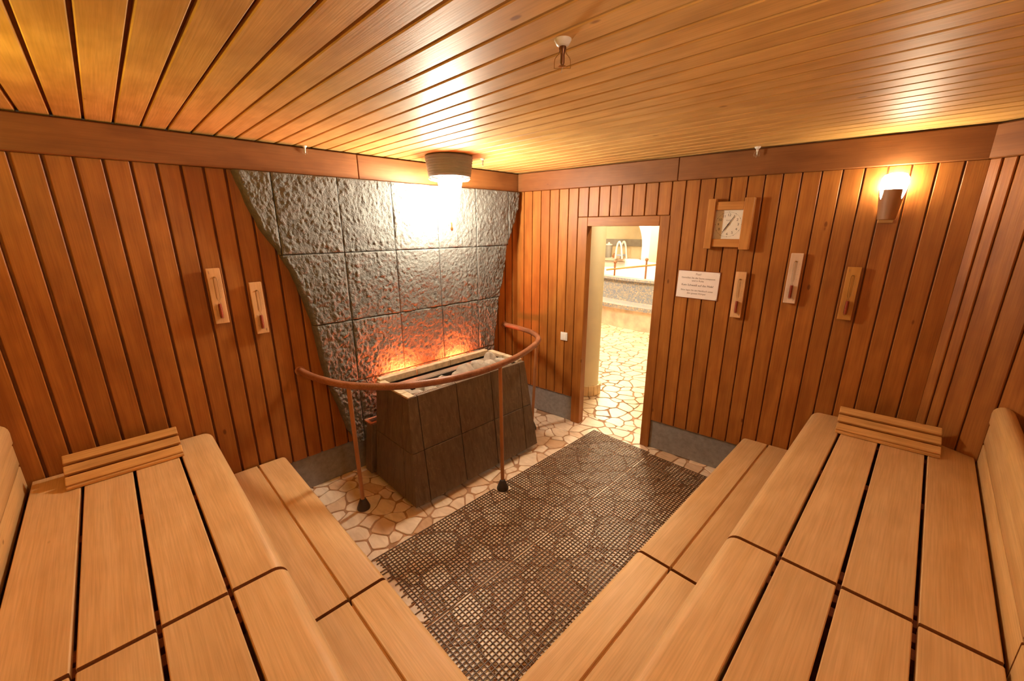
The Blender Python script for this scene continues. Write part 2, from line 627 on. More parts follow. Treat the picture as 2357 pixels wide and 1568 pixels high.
floor = tag(link('floor', box(-0.06, 3.62, -3.72, 0.60, -0.08, -0.006), 'grout'), 'sauna floor of cream crazy paving with brown grout joints', kind='structure')
cells = crazy(0.0, 2.32, -2.45, 0.30, 0.150, 11, 0.0048)
rnd = random.Random(5)
vis = []
for cx, cy, r in cells:
    s = cx * math.cos(TH) + cy * math.sin(TH)
    nrm = -cx * math.sin(TH) + cy * math.cos(TH)
    if nrm > 0.02 and not (0.70 < s < 1.55): continue
    if cx < 0.66 and -1.72 < cy < -0.68: continue           # under and behind the heater
    if cy < -2.42: continue                                 # under the left bench
    vis.append((cx, cy, r))
vis.sort(key=lambda c: (c[0] - 2.98) ** 2 + (c[1] + 3.01) ** 2)
rest = bmesh.new()
for i, (cx, cy, r) in enumerate(vis):
    if i < 300:
        bm = bmesh.new()
        stone_into(bm, cx, cy, r, rnd.uniform(-.001, .002))
        link('paving_stone', fin(bm, 'paving_stone'), 'pave', floor, T(cx, cy, 0))
    else:
        stone_into(rest, cx, cy, r, 0.0, off=(cx, cy))
if len(rest.verts):
    tag(link('paving_field', fin(rest, 'paving_field'), 'pave', floor), kind='stuff')
else:
    rest.free()

# ------------------------------------------------------------------ walls, skirting, boards
def wall_boards(parent, MF, gaps, z0, z1, matn='wall', gap=0.011, tk=0.018, skip=None):
    """MF: wall frame (x along, -y into the room). gaps: list of joint positions"""
    for a, b in zip(gaps[:-1], gaps[1:]):
        if skip and skip(a, b): continue
        W = b - a - gap
        if W < 0.015: continue
        zz0, zz1 = z0, z1
        if callable(z0): zz0 = z0(a, b)
        L = zz1 - zz0
        mw = MF @ frame(((a + b) / 2, 0, zz0), (0, 0, 1), (0, -1, 0))
        link('plank', board_copy(matn, L, W, tk, 0.0035), None, parent, mw)

# left wall A: x = 0 (frame: x along +Y)
MA_ = frame((0, 0, 0), (0, 1, 0), (0, 0, 1))      # local x -> +Y, local y -> -X ; -y local -> +X (room)
wallA = tag(link('wall_left', box(YD - .05, 0.02, 0.0, 0.05, 0, H + .004), 'backing', None, MA_), 'timber wall with upright boards beside the stone cladding', kind='structure')
gA = [-3.629 + 0.1015 * 0.0]
g = -3.227 - 4 * 0.1015
gA = []
while g < -0.03:
    gA.append(g)
    g += 0.1013
gA.append(0.0)
wall_boards(wallA, MA_, gA, BB, TRIM, gap=0.012, skip=lambda a, b: a > -1.80 and b < -0.46)
for y0, y1 in ((YD, -1.95), (-1.95, 0.0)):
    pass
bbA = tag(link('baseboard_left', box(YD, 0.0, -0.006, 0.0, 0.002, BB), 'base', None, MA_), 'dark grey skirting panel under the stone clad wall', kind='structure')

# door wall B
wallB = thing('wall_back', 'timber wall with upright boards around the doorway', None, MB_)
tag(wallB, kind='structure')
DS0, DS1, DZ = 0.806, 1.441, 1.91
for nm, bx_ in (('wall_core', (0, 0.72, 0, .055, 0, H + .004)), ('wall_core', (1.51, S_END + .05, 0, .055, 0, H + .004)), ('wall_core', (0.72, 1.51, 0, .055, 1.98, H + .004))):
    link(nm, box(*bx_), 'backing', wallB, MB_)
gB = [0.0] + [0.099 + 0.1009 * k for k in range(0, 30)]
gB = [x for x in gB if x < S_END - 0.04] + [S_END]
F0, F1, FZ = 0.711, 1.518, 1.986
def zB(a, b):
    m = (a + b) / 2
    return FZ + .004 if F0 < m < F1 else BB
wall_boards(wallB, MB_, gB, zB, TRIM, gap=0.007)
tag(link('baseboard_back', box(0.0, F0, -0.006, 0.0, 0.002, BB), 'base', None, MB_), 'grey skirting panel left of the doorway', kind='structure')
tag(link('baseboard_right', box(F1, S_END, -0.006, 0.0, 0.002, BB), 'base', None, MB_), 'grey skirting panel right of the doorway', kind='structure')
# door frame
dj = thing('door_1', 'open doorway with plain wooden frame', None, MB_ @ T((DS0 + DS1) / 2, 0, 0))
tag(dj, kind='structure')
def dfr(nm, x0, x1, z0, z1):
    L_ = z1 - z0
    if L_ > (x1 - x0):
        me = box(0, L_, -(x1 - x0) / 2, (x1 - x0) / 2, -0.06, 0.024, 0.003)
        link(nm, me, 'wall', dj, MB_ @ frame(((x0 + x1) / 2, 0, z0), (0, 0, 1), (0, -1, 0)))
    else:
        me = box(0, x1 - x0, -L_ / 2, L_ / 2, -0.06, 0.024, 0.003)
        link(nm, me, 'wall', dj, MB_ @ frame((x0, 0, (z0 + z1) / 2), (1, 0, 0), (0, -1, 0)))
dfr('jamb', F0, DS0, 0.0, FZ)
dfr('jamb', DS1, F1, 0.0, FZ)
dfr('lintel', DS0 + .001, DS1 - .001, DZ, FZ)

# angled wall C
wallC = tag(link('wall_corner', box(0, C_LEN + .06, 0, .05, 0, H + .004), 'backing', None, MC_), 'short angled timber wall behind the right backrest', kind='structure')
wall_boards(wallC, MC_, [0.0, 0.052, 0.108, 0.211, 0.316, 0.42][:5] + [C_LEN], BB, TRIM, gap=0.007)
# right wall E (x = XE) and rear-left wall D (y = YD)
ME_ = frame((XE, 0, 0), (0, -1, 0), (0, 0, 1))      # x along -Y, y -> +X, room at -y
yC = (MC_ @ Vector((C_LEN, 0, 0))).y
wallE = tag(link('wall_right', box(-yC - .02, -YD + .05, 0, .05, 0, H + .004), 'backing', None, ME_), 'timber wall behind the right-hand benches', kind='structure')
gE = [-yC + .1013 * k for k in range(0, 38)]
wall_boards(wallE, ME_, [x for x in gE if x < -YD], BB, TRIM)
MD_ = frame((0, YD, 0), (-1, 0, 0), (0, 0, 1))      # x along -X, y -> -Y
wallD = tag(link('wall_front', box(-XE - .05, 0.05, 0, .05, 0, H + .004), 'backing', None, MD_), 'timber wall behind the left-hand benches', kind='structure')
gD = [-XE + .1013 * k for k in range(0, 36)]
wall_boards(wallD, MD_, [x for x in gD if x < 0.02], BB, TRIM)

# frieze beams under the ceiling
def beam(nm, MF, a, b, label, proud=0.045, z1=H - 0.008):
    hgt = z1 - TRIM
    me = box(0, b - a, -hgt / 2, hgt / 2, 0, proud, 0.004)
    o = link(nm, me, 'beam', None, MF @ frame((a, 0, TRIM + hgt / 2), (1, 0, 0), (0, -1, 0)))
    return tag(o, label, kind='structure')
beam('trim_1', MA_, YD + .02, -1.631, 'wooden frieze beam over the left wall boards')
beam('trim_2', MA_, -1.626, -0.005, 'wooden frieze beam over the stone cladding', 0.042)
beam('trim_3', MB_, 0.045, 1.552, 'wooden frieze beam over the doorway')
beam('trim_4', MB_, 1.555, S_END - .012, 'wooden frieze beam over the clock and wall lamp', 0.043)
beam('trim_5', MC_, 0.006, C_LEN - .02, 'short frieze beam on the angled wall')
beam('trim_6', ME_, -yC + .04, -YD - .01, 'frieze beam over the right-hand wall')
beam('trim_7', MD_, -XE + .05, -0.05, 'frieze beam over the front wall')

# ------------------------------------------------------------------ ceiling
ceil = tag(link('ceiling', box(-0.06, XE + .1, YD - .05, 0.45, H + .018, H + .06), 'backing'), 'timber ceiling of long parallel boards', kind='structure')
g = -3.163 - 5 * 0.1032
while g < 0.36:
    W = 0.1032 - 0.011
    yy = g + .1032 / 2
    if yy > YD - .02:
        link('ceiling_plank', board_copy('ceil', XE + .06, W, 0.016, 0.003), None, ceil, frame((-0.03, yy, H + .018), (1, 0, 0), (0, 0, -1)))
    g += 0.1032

# ------------------------------------------------------------------ stone cladding behind the heater
def interp(tab, z):
    if z >= tab[0][0]: return tab[0][1]
    for (z0, y0), (z1, y1) in zip(tab[:-1], tab[1:]):
        if z <= z0 and z >= z1:
            t = (z0 - z) / (z0 - z1)
            t = t * t * (3 - 2 * t) * .5 + t * .5
            return y0 + t * (y1 - y0)
    return tab[-1][1]
OL = [(2.23, -2.392), (2.06, -2.352), (1.915, -2.302), (1.735, -2.206), (1.62, -2.158), (1.515, -2.128), (1.38, -2.095), (1.259, -2.068), (1.13, -2.058), (0.998, -2.048), (0.86, -2.032), (0.72, -1.996), (0.56, -1.955), (0.43, -1.926), (0.27, -1.87)]
OR_ = [(2.23, -0.050), (2.10, -0.058), (1.997, -0.094), (1.85, -0.165), (1.715, -0.222), (1.56, -0.245), (1.428, -0.272), (1.30, -0.312), (1.18, -0.345), (1.0, -0.372), (0.793, -0.400), (0.5, -0.45), (0.27, -0.52)]
clad = thing('stone_cladding', 'wavy-edged panel of rough grey stone slabs behind the heater', 'stone panel', T(0.018, -1.2, 0.27))
ys = [-2.60, -2.204, -1.806, -1.409, -1.010, -0.604, -0.208, 0.0]
zs = [2.228, 1.735, 1.250, 0.780, 0.270]
XF = 0.092
def rel(y, z, k):
    p = Vector((k * 3.7, y * 7, z * 5.5))
    a = noise.fractal(p, 0.8, 2.1, 5)
    q = Vector((k * 1.3, y * 24, z * 17))
    b = noise.fractal(q, 0.9, 2.0, 3)
    q2 = Vector((k * 2.1, y * 60, z * 44))
    c = noise.noise(q2)
    q3 = Vector((k * 4.1, y * 120, z * 95))
    return a * 0.006 + abs(b) * 0.008 + c * 0.004 + noise.noise(q3) * 0.0022
tile_id = 0
for zi in range(4):
    z1, z0 = zs[zi] - .0022, zs[zi + 1] + .0022
    for yi in range(len(ys) - 1):
        ya, yb = ys[yi] + .0022, ys[yi + 1] - .0022
        wmid = [(max(ya, interp(OL, z)), min(yb, interp(OR_, z))) for z in (z0, (z0 + z1) / 2, z1)]
        if max(b - a for a, b in wmid) < 0.02: continue
        tile_id += 1
        nz, ny = 84, 72
        rows = []
        bm = bmesh.new()
        for j in range(nz + 1):
            z = z0 + (z1 - z0) * j / nz
            a = max(ya, interp(OL, z) + .006 * noise.noise(Vector((z * 14, 3.1, 0))))
            b = min(yb, interp(OR_, z) + .006 * noise.noise(Vector((z * 14, 9.1, 0))))
            outl, outr = a > ya + .001, b < yb - .001
            if b - a < 0.006:
                if outl: a = b - .006
                else: b = a + .006
            row = []
            for i in range(ny + 1):
                t = i / ny
                y = a + (b - a) * t
                de = min((y - a) * 1.6, (b - y) * 1.6, (z - z0) * 1.6, (z1 - z) * 1.6)
                e = 1 - math.exp(-de / 0.005)
                amp = 1.0 if zi != 3 else 1.35
                x = XF - 0.006 + e * (0.004 + amp * rel(y, z, tile_id))
                if outl and (y - a) < 0.022: x -= 0.022 * (1 - (y - a) / 0.022) ** 2.2
                if outr and (b - y) < 0.022: x -= 0.022 * (1 - (b - y) / 0.022) ** 2.2
                row.append(bm.verts.new((x, y, z)))
            rows.append(row)
        for j in range(nz):
            for i in range(ny):
                bm.faces.new((rows[j][i], rows[j][i + 1], rows[j + 1][i + 1], rows[j + 1][i]))
        ring = rows[0] + [rows[j][-1] for j in range(1, nz + 1)] + list(reversed(rows[-1][:-1])) + [rows[j][0] for j in range(nz - 1, 0, -1)]
        back = [bm.verts.new((0.020, v.co.y, v.co.z)) for v in ring]
        for k in range(len(ring)):
            j = (k + 1) % len(ring)
            bm.faces.new((ring[k], back[k], back[j], ring[j]))
        bmesh.ops.translate(bm, verts=bm.verts[:], vec=(0, -(ya + yb) / 2, -(z0 + z1) / 2))
        link('stone_slab', fin(bm, 'stone_slab', True), 'slate', clad, T(0, (ya + yb) / 2, (z0 + z1) / 2))

# ------------------------------------------------------------------ sauna heater
HT, HB = 0.785, 0.045
def hp(u, v, side, zt):
    pass
heater = thing('sauna_heater', 'dark slate-clad sauna heater tapering to an open stone tray', 'sauna heater', T(0.48, -1.19, 0))
def lerp(a, b, t): return a + (b - a) * t
def hx(z): return lerp(0.822, 0.670, (z - HB) / (HT - HB))          # front face
def hyl(z): return lerp(-1.812, -1.727, (z - HB) / (HT - HB))       # left end
def hyr(z): return lerp(-0.573, -0.588, (z - HB) / (HT - HB))       # right end
XBK = 0.215
yt = [-1.727, -1.655, -1.323, -0.981, -0.652, -0.588]
yb_ = [-1.812, -1.690, -1.364, -1.041, -0.715, -0.573]
def fy(i, z): return lerp(yb_[i], yt[i], (z - HB) / (HT - HB))
ROW = 0.405
TP = 0.030
rows_ = [(HB, ROW - .002), (ROW + .002, HT)]
# front plates (not the corners)
for z0, z1 in rows_:
    for i in range(1, 4):
        gp = 0.0025
        j = random.uniform(-.002, .002)
        bm = bmesh.new()
        c = []
        for z in (z0, z1):
            for (x, y) in ((hx(z) - TP, fy(i, z) + gp), (hx(z) + j, fy(i, z) + gp), (hx(z) + j, fy(i + 1, z) - gp), (hx(z) - TP, fy(i + 1, z) - gp)):
                c.append((x, y, z))
        add_hexa(bm, c)
        bmesh.ops.translate(bm, verts=bm.verts[:], vec=(-.75, 1.2, -.4))
        link('slate_plate', fin(bm, 'slate_plate', False, 0.004, 2), 'plate', heater, T(.75, -1.2, .4))
# L-shaped corner plates
def corner(side, z0, z1):
    bm = bmesh.new()
    lo, hi = [], []
    for z, out in ((z0, lo), (z1, hi)):
        x = hx(z)
        if side < 0:
            ye, yi = hyl(z), fy(1, z) - .0025
            xl = x - lerp(.135, .10, (z - HB) / (HT - HB))
            pts = [(xl, ye), (x, ye), (x, yi), (x - TP, yi), (x - TP, ye + TP), (xl, ye + TP)]
        else:
            ye, yi = hyr(z), fy(4, z) + .0025
            xl = x - .12
            pts = [(xl, ye - TP), (x - TP, ye - TP), (x - TP, yi), (x, yi), (x, ye), (xl, ye)]
        out += [bm.verts.new((a - .75, b + 1.2, z - .4)) for a, b in pts]
    n = len(lo)
    bm.faces.new(list(reversed(lo)))
    bm.faces.new(hi)
    for k in range(n):
        j = (k + 1) % n
        bm.faces.new((lo[k], lo[j], hi[j], hi[k]))
    link('corner_plate', fin(bm, 'corner_plate', False, 0.004, 2), 'plate', heater, T(.75, -1.2, .4))
for z0, z1 in rows_:
    corner(-1, z0, z1)
    corner(1, z0, z1)
# end plates
for z0, z1 in rows_:
    for sd in (-1, 1):
        bm = bmesh.new()
        c = []
        for z in (z0, z1):
            ye = hyl(z) if sd < 0 else hyr(z)
            xr = hx(z) - (lerp(.135, .10, (z - HB) / (HT - HB)) if sd < 0 else .12) - .005
            xl = lerp(0.245, XBK, (z - HB) / (HT - HB)) if sd < 0 else XBK
            c += [(xl, ye, z), (xr, ye, z), (xr, ye - sd * TP, z), (xl, ye - sd * TP, z)] if sd < 0 else [(xl, ye - TP, z), (xr, ye - TP, z), (xr, ye, z), (xl, ye, z)]
        add_hexa(bm, [(a - .45, b + 1.2, z - .4) for a, b, z in c])
        link('end_plate', fin(bm, 'end_plate', False, 0.004, 2), 'plate', heater, T(.45, -1.2, .4))
# plinth, inner body and tray
link('plinth', box(0.24, 0.745, -1.74, -0.66, 0.0, HB + .01, 0.003), 'foot', heater)
link('back_plate', box(XBK, XBK + .02, -1.70, -0.62, HB, HT - .03), 'darkmetal', heater)
link('inner_tray', box(0.24, 0.64, -1.69, -0.625, 0.60, 0.655), 'darkmetal', heater)
# rim stones
def rim(x0, x1, y0, y1, z0=HT - .012, z1=HT + .022):
    link('rim_stone', box(x0, x1, y0, y1, z0, z1, 0.004, 2), 'plateedge', heater)
RX0, RX1 = 0.200, 0.252
for a, b in ((-1.715, -1.398), (-1.393, -1.068), (-1.063, -0.640)):
    rim(RX0, RX1, a, b, HT - .025, HT + .024)
for a, b in ((0.252, 0.45), (0.455, 0.64)):
    rim(a, b, -0.640, -0.590, HT - .015, HT + .018)
for a, b in ((0.225, 0.40), (0.405, 0.565), (0.570, 0.668)):
    rim(a, b, -1.728, -1.672, HT - .01, HT + .006)
# perforated steel strips front and back of the stone tray
def strip(x0, x1, z):
    bm = bmesh.new()
    add_box(bm, x0, x1, -1.665, -0.645, z - .003, z)
    st = link('tray_plate', fin(bm, 'tray_plate'), 'metal', heater)
    return st
def holes(x, z):
    bm = bmesh.new()
    y = -1.63
    while y < -0.69:
        add_box(bm, x - .004, x + .004, y, y + .007, z, z + .0012)
        y += 0.0145
    link('perforation', fin(bm, 'perforation'), 'foot', heater)
strip(0.262, 0.345, 0.748)
strip(0.560, 0.640, 0.752)
holes(0.334, 0.748)
holes(0.572, 0.752)
link('stone_basket', box(0.345, 0.560, -1.655, -0.655, 0.655, 0.672), 'darkmetal', heater)
for x0, x1 in ((0.343, 0.347), (0.558, 0.562)):
    link('basket_side', box(x0, x1, -1.66, -0.65, 0.655, 0.742), 'darkmetal', heater)
link('basket_end', box(0.343, 0.562, -0.660, -0.650, 0.655, 0.742), 'metal', heater)
link('basket_end', box(0.343, 0.562, -1.665, -1.655, 0.655, 0.742), 'metal', heater)
# narrow side cabinet of the heater (behind its left end)
bm = bmesh.new()
add_hexa(bm, [(0.125, -1.842, 0.05), (0.228, -1.842, 0.05), (0.228, -1.60, 0.05), (0.125, -1.60, 0.05), (0.135, -1.800, 0.455), (0.225, -1.800, 0.455), (0.225, -1.60, 0.455), (0.135, -1.60, 0.455)])
link('side_plate', fin(bm, 'side_plate', False, 0.003), 'plate', heater)
bm = bmesh.new()
for b_ in ((0.128, 0.232, -1.812, -1.790), (0.128, 0.232, -1.62, -1.60), (0.128, 0.150, -1.790, -1.62), (0.210, 0.232, -1.790, -1.62)):
    add_box(bm, b_[0], b_[1], b_[2], b_[3], 0.455, 0.468)
link('side_frame', fin(bm, 'side_frame'), 'rust', heater)
link('side_opening', box(0.150, 0.210, -1.790, -1.62, 0.4552, 0.457), 'foot', heater)

# rocks
def rock(x, y, z, sx, sy, sz, seed):
    bm = bmesh.new()
    bmesh.ops.create_icosphere(bm, subdivisions=3, radius=1)
    for v in bm.verts:
        p = v.co.copy()
        d = 1 + .34 * noise.noise(p * 1.1 + Vector((seed * 7.1, 0, 0))) + .16 * noise.noise(p * 2.7 + Vector((seed * 3.3, 5, 0)))
        q = p * d
        # chip flat facets
        rr = random.Random(seed)
        for k in range(7):
            n = Vector((rr.uniform(-1, 1), rr.uniform(-1, 1), rr.uniform(-1, 1))).normalized()
            c = rr.uniform(.55, .8)
            e = q.dot(n) - c
            if e > 0: q -= n * e
        v.co = Vector((q.x * sx, q.y * sy, q.z * sz))
    me = fin(bm, 'rock', True)
    rr = random.Random(seed + 50)
    o = link('heater_stone', me, 'rock', None, T(x, y, z) @ Matrix.Rotation(rr.uniform(0, 6), 4, 'Z') @ Matrix.Rotation(rr.uniform(-.5, .5), 4, 'X'))
    return o
rk = [(.49, -0.72, .755, .07, .06, .060), (.41, -0.755, .790, .085, .07, .060), (.50, -0.835, .755, .075, .07, .055), (.41, -0.885, .765, .08, .06, .05), (.50, -0.955, .755, .08, .065, .055),
      (.41, -1.00, .73, .06, .07, .05), (.47, -1.07, .757, .09, .075, .06), (.51, -1.17, .725, .06, .06, .045), (.42, -1.14, .72, .06, .05, .045), (.46, -1.245, .732, .07, .06, .05), (.40, -1.27, .715, .055, .06, .04),
      (.50, -1.33, .715, .06, .06, .045), (.43, -1.37, .722, .075, .055, .045), (.50, -1.44, .71, .055, .06, .04), (.42, -1.47, .715, .065, .06, .045), (.48, -1.54, .705, .06, .055, .04), (.42, -1.59, .70, .05, .05, .035)]
for i, r_ in enumerate(rk):
    o = rock(*r_, seed=i + 3)
    tag(o, 'grey broken sauna stone in the open tray of the heater', 'stone', 'stones heaped in the heater tray')

# uplights between heater and cladding
for i, (y, lab) in enumerate(((-1.43, 'small red uplight hidden behind the heater, nearer the left wall boards'), (-0.90, 'small red uplight hidden behind the heater, nearer the doorway'))):
    t = thing('uplight', lab, 'lamp', T(0.155, y, 0.70), 'red uplights behind the heater')
    link('lamp_body', box(0.128, 0.186, y - .09, y + .09, 0.66, 0.70, 0.004), 'darkmetal', t)
    me = box(0.132, 0.182, y - .085, y + .085, 0.7005, 0.708)
    link('lamp_glass', me, emit('uplight_glow', UPLIGHT_COL, UPLIGHT_W), t)
    link('bracket', box(0.100, 0.130, y - .02, y + .02, 0.665, 0.695), 'darkmetal', t)

# ------------------------------------------------------------------ guard rail
RZ = 0.94
rp = [(0.018, -2.185), (0.16, -2.175), (0.313, -2.145), (0.54, -2.062), (0.748, -1.881), (0.872, -1.645), (0.930, -1.331), (0.893, -0.946), (0.775, -0.600), (0.650, -0.385), (0.47, -0.262), (0.30, -0.222), (0.135, -0.210), (0.020, -0.210)]
rail = thing('guard_rail', 'curved wooden guard rail on slim posts around the heater', 'rail', T(0.5, -1.2, 0))
path = catmull([(x, y, RZ) for x, y in rp], 8)
link('handrail', tube(path, 0.0235, 14, 'handrail'), 'rail', rail)
for (bx_, by_), (tx, ty) in (((0.507, -2.043), (0.535, -2.062)), ((1.037, -1.201), (0.920, -1.105)), ((0.545, -0.345), (0.585, -0.335))):
    link('post', tube([(bx_, by_, 0.02), (tx, ty, RZ - .008)], 0.0138, 12, 'post'), 'post', rail)
    link('post_foot', lathe([(0.043, 0.0), (0.044, 0.012), (0.036, 0.035), (0.024, 0.066), (0.017, 0.078)], 28), 'foot', rail, T(bx_, by_, 0.002))
for y in (-2.185, -0.210):
    link('wall_flange', tube([(0.019, y, RZ), (0.027, y, RZ)], 0.033, 20), 'post', rail)

# ------------------------------------------------------------------ benches
def nose_outline(w, tk, rad, n=7):
    """cross-section (y,z): y from 0 (inner) to w (outer rounded edge), top z=0"""
    pts = [(0.003, 0.0), (0.0, -0.003), (0.0, -tk), (w - .012, -tk), (w, -tk + .012), ]
    for k in range(n + 1):
        a = math.pi / 2 * k / n
        pts.append((w - rad + rad * math.cos(a), -rad + rad * math.sin(a)))
    return pts

def plank_profile(prof, x0, x1, cut0=None, cut1=None, bev=0.003, mat='bench'):
    """extrude cross-section prof (y,z) along x; cutN(y) gives end x"""
    bm = bmesh.new()
    A = [bm.verts.new((cut0(y) if cut0 else x0, y, z)) for y, z in prof]
    B = [bm.verts.new((cut1(y) if cut1 else x1, y, z)) for y, z in prof]
    n = len(A)
    fa = bm.faces.new(A)
    fb = bm.faces.new(list(reversed(B)))
    for k in range(n):
        j = (k + 1) % n
        bm.faces.new((A[k], B[k], B[j], A[j]))
    bm.normal_update()
    es = list(fa.edges) + list(fb.edges)
    bmesh.ops.bevel(bm, geom=es, offset=bev, segments=2, profile=.5, affect='EDGES', clamp_overlap=True)
    bm.normal_update()
    for f in bm.faces:
        if abs(f.normal.x) > .75: f.material_index = 1
    me = fin(bm, 'plank', True)
    me.materials.append(M[mat])
    me.materials.append(M['shaded_endgrain'])
    return me

def flat_prof(w, tk, b=0.003):
    return [(b, 0), (0, -b), (0, -tk), (w, -tk), (w, -b), (w - b, 0)]

GAP = 0.013
def tier(name, label, MF, edges, top, x0, x1, nose_w, cut0=None, cut1=None, bearers=(), group=None, tk=0.028, nose_tk=0.075, rad=0.05, fascia=True, gap=GAP, cat='bench', deep=0.30):
    """MF: frame with x along the bench, y towards its front edge, z up; edges: y of gap centres, first is the back gap"""
    t = thing(name, label, cat, MF @ T((x0 + x1) / 2, 0, 0), group)
    F = MF @ T(0, 0, top)
    for a, b in zip(edges[:-1], edges[1:]):
        y0, y1 = a + gap / 2, b - gap / 2
        c0 = (lambda y, o=y0: cut0(y + o)) if cut0 else None
        link('plank', plank_profile(flat_prof(y1 - y0, tk), x0, x1, c0), 'bench', t, F @ T(0, y0, 0))
    y0 = edges[-1] + gap / 2
    c0 = (lambda y, o=y0: cut0(y + o)) if cut0 else None
    link('front_plank', plank_profile(nose_outline(nose_w, nose_tk, rad), x0, x1, c0), 'bench', t, F @ T(0, y0, 0))
    if top < .5:
        link('joint_strip', box(x0 + .02, x1 - .02, edges[-1] - gap * .47, edges[-1] + gap * .47, -.026, -.013), 'bench', t, F)
    ymin, ymax = edges[0], edges[-1] + nose_w - .03
    for bx0, bx1 in bearers:
        me = box(0, ymax - ymin, -(bx1 - bx0) / 2, (bx1 - bx0) / 2, -0.055, 0, .002)
        link('bearer', me, 'under', t, F @ frame(((bx0 + bx1) / 2, ymin, -tk - .0005), (0, 1, 0), (0, 0, 1)))
    if fascia:
        hgt = min(top - nose_tk - 0.005, deep)
        me = box(0, x1 - x0 - .01, -hgt / 2, hgt / 2, 0, .02, .002)
        link('fascia_board', me, 'wall', t, F @ frame((x0 + .005, edges[-1] + nose_w - .06, -nose_tk - .002 - hgt / 2), (1, 0, 0), (0, 1, 0)))
    return t

# left benches: along +X, front towards +Y
ML_ = I4
LE = [-3.487, -3.300, -3.110, -2.918]
JL = 1.483
tier('upper_bench', 'upper slatted bench section under the left wall headrest', ML_, LE, 0.68, 0.030, JL - .008, 0.175, None, None, ((0.06, .10), (.68, .73), (1.36, 1.41), (1.43, 1.472)))
tier('upper_bench', 'upper slatted bench section at the bottom left corner of the photo', ML_, LE, 0.68, JL + .008, 3.36, 0.175, None, None, ((1.494, 1.535), (1.565, 1.61), (2.2, 2.25), (2.9, 2.95)))
LLE = [-2.735, -2.535]
tier('lower_bench', 'low bench section beside the heater ending at the left wall', ML_, LLE, 0.345, 0.030, JL - .008, 0.170, None, None, ((0.06, .10), (.68, .73), (1.38, 1.45)), gap=0.010, rad=.03, nose_tk=.05, deep=.25)
tier('lower_bench', 'low bench section left of the mat at the bottom of the photo', ML_, LLE, 0.345, JL + .008, 2.52, 0.170, None, None, ((1.51, 1.56), (2.2, 2.25)), gap=0.010, rad=.03, nose_tk=.05, deep=.25)
# right benches: x along -Y, front towards -X
MR_ = Matrix(((0, -1, 0, 0), (-1, 0, 0, 0), (0, 0, -1, 0), (0, 0, 0, 1)))
MR_ = frame((0, 0, 0), (0, -1, 0), (0, 0, 1))     # local x -> -Y, local y -> +X
# front faces -X, so mirror: use x -> +Y, y -> -X
MR_ = frame((0, 0, 0), (0, 1, 0), (0, 0, 1))      # local x -> +Y, local y -> -X
def wall_y(x):
    yb = x * math.tan(TH)
    yc = PC.y + (x - PC.x) * math.tan(PHI)
    return min(yb, yc)
def tierR(name, label, edges, top, y0, y1, nose_w, cut=False, bearers=(), **kw):
    e = [-x for x in edges]
    t = thing(name, label, 'bench', T(edges[1], (y0 + y1) / 2, 0))
    gap = kw.get('gap', GAP); tk = .028; nose_tk = kw.get('nose_tk', .075); rad = kw.get('rad', .05); deep = kw.get('deep', .30)
    F = MR_ @ T(0, 0, top)
    def endcut(o):
        return (lambda y: wall_y(-(y + o)) - .022)
    for a, b in zip(e[:-1], e[1:]):
        p0, p1 = a + gap / 2, b - gap / 2
        link('plank', plank_profile(flat_prof(p1 - p0, tk), y0, y1, None, endcut(p0) if cut else None), 'bench', t, F @ T(0, p0, 0))
    p0 = e[-1] + gap / 2
    link('front_plank', plank_profile(nose_outline(nose_w, nose_tk, rad), y0, y1, None, endcut(p0) if cut else None), 'bench', t, F @ T(0, p0, 0))
    if top < .5:
        link('joint_strip', box(y0 + .02, (wall_y(-e[-1]) - .05) if cut else y1 - .02, e[-1] - gap * .47, e[-1] + gap * .47, -.026, -.013), 'bench', t, F)
    ymin, ymax = e[0], e[-1] + nose_w - .03
    for b0, b1 in bearers:
        me = box(0, ymax - ymin, -(b1 - b0) / 2, (b1 - b0) / 2, -0.055, 0, .002)
        link('bearer', me, 'under', t, F @ frame(((b0 + b1) / 2, ymin, -tk - .0005), (0, 1, 0), (0, 0, 1)))
    hgt = min(top - nose_tk - .005, deep)
    y1f = (wall_y(-(e[-1] + nose_w)) - .03) if cut else y1
    me = box(0, y1f - y0 - .01, -hgt / 2, hgt / 2, 0, .02, .002)
    link('fascia_board', me, 'wall', t, F @ frame((y0 + .005, e[-1] + nose_w - .06, -nose_tk - .002 - hgt / 2), (1, 0, 0), (0, 1, 0)))
    return t
RE = [3.356, 3.164, 2.968, 2.785]
JR = -1.383
tierR('upper_bench', 'upper slatted bench section under the headrest on the right', RE, 0.68, JR + .008, 0.2, 0.180, True, ((-.555, -.505), (-.02, .03), (-1.31, -1.26), (-1.37, -1.335)))
tierR('upper_bench', 'upper slatted bench section at the bottom right corner of the photo', RE, 0.68, -2.73, JR - .008, 0.180, False, ((-1.44, -1.40), (-1.515, -1.47), (-2.1, -2.05)))
RLE = [2.60, 2.389]
tierR('lower_bench', 'low bench section right of the mat ending near the doorway wall', RLE, 0.345, JR + .008, 0.2, 0.165, True, ((-.555, -.505), (.0, .05), (-1.36, -1.31)), gap=.010, rad=.03, nose_tk=.05, deep=.25)
tierR('lower_bench', 'low bench section right of the mat at the bottom of the photo', RLE, 0.345, -2.36, JR - .008, 0.165, False, ((-1.45, -1.40), (-2.1, -2.05)), gap=.010, rad=.03, nose_tk=.05, deep=.25)

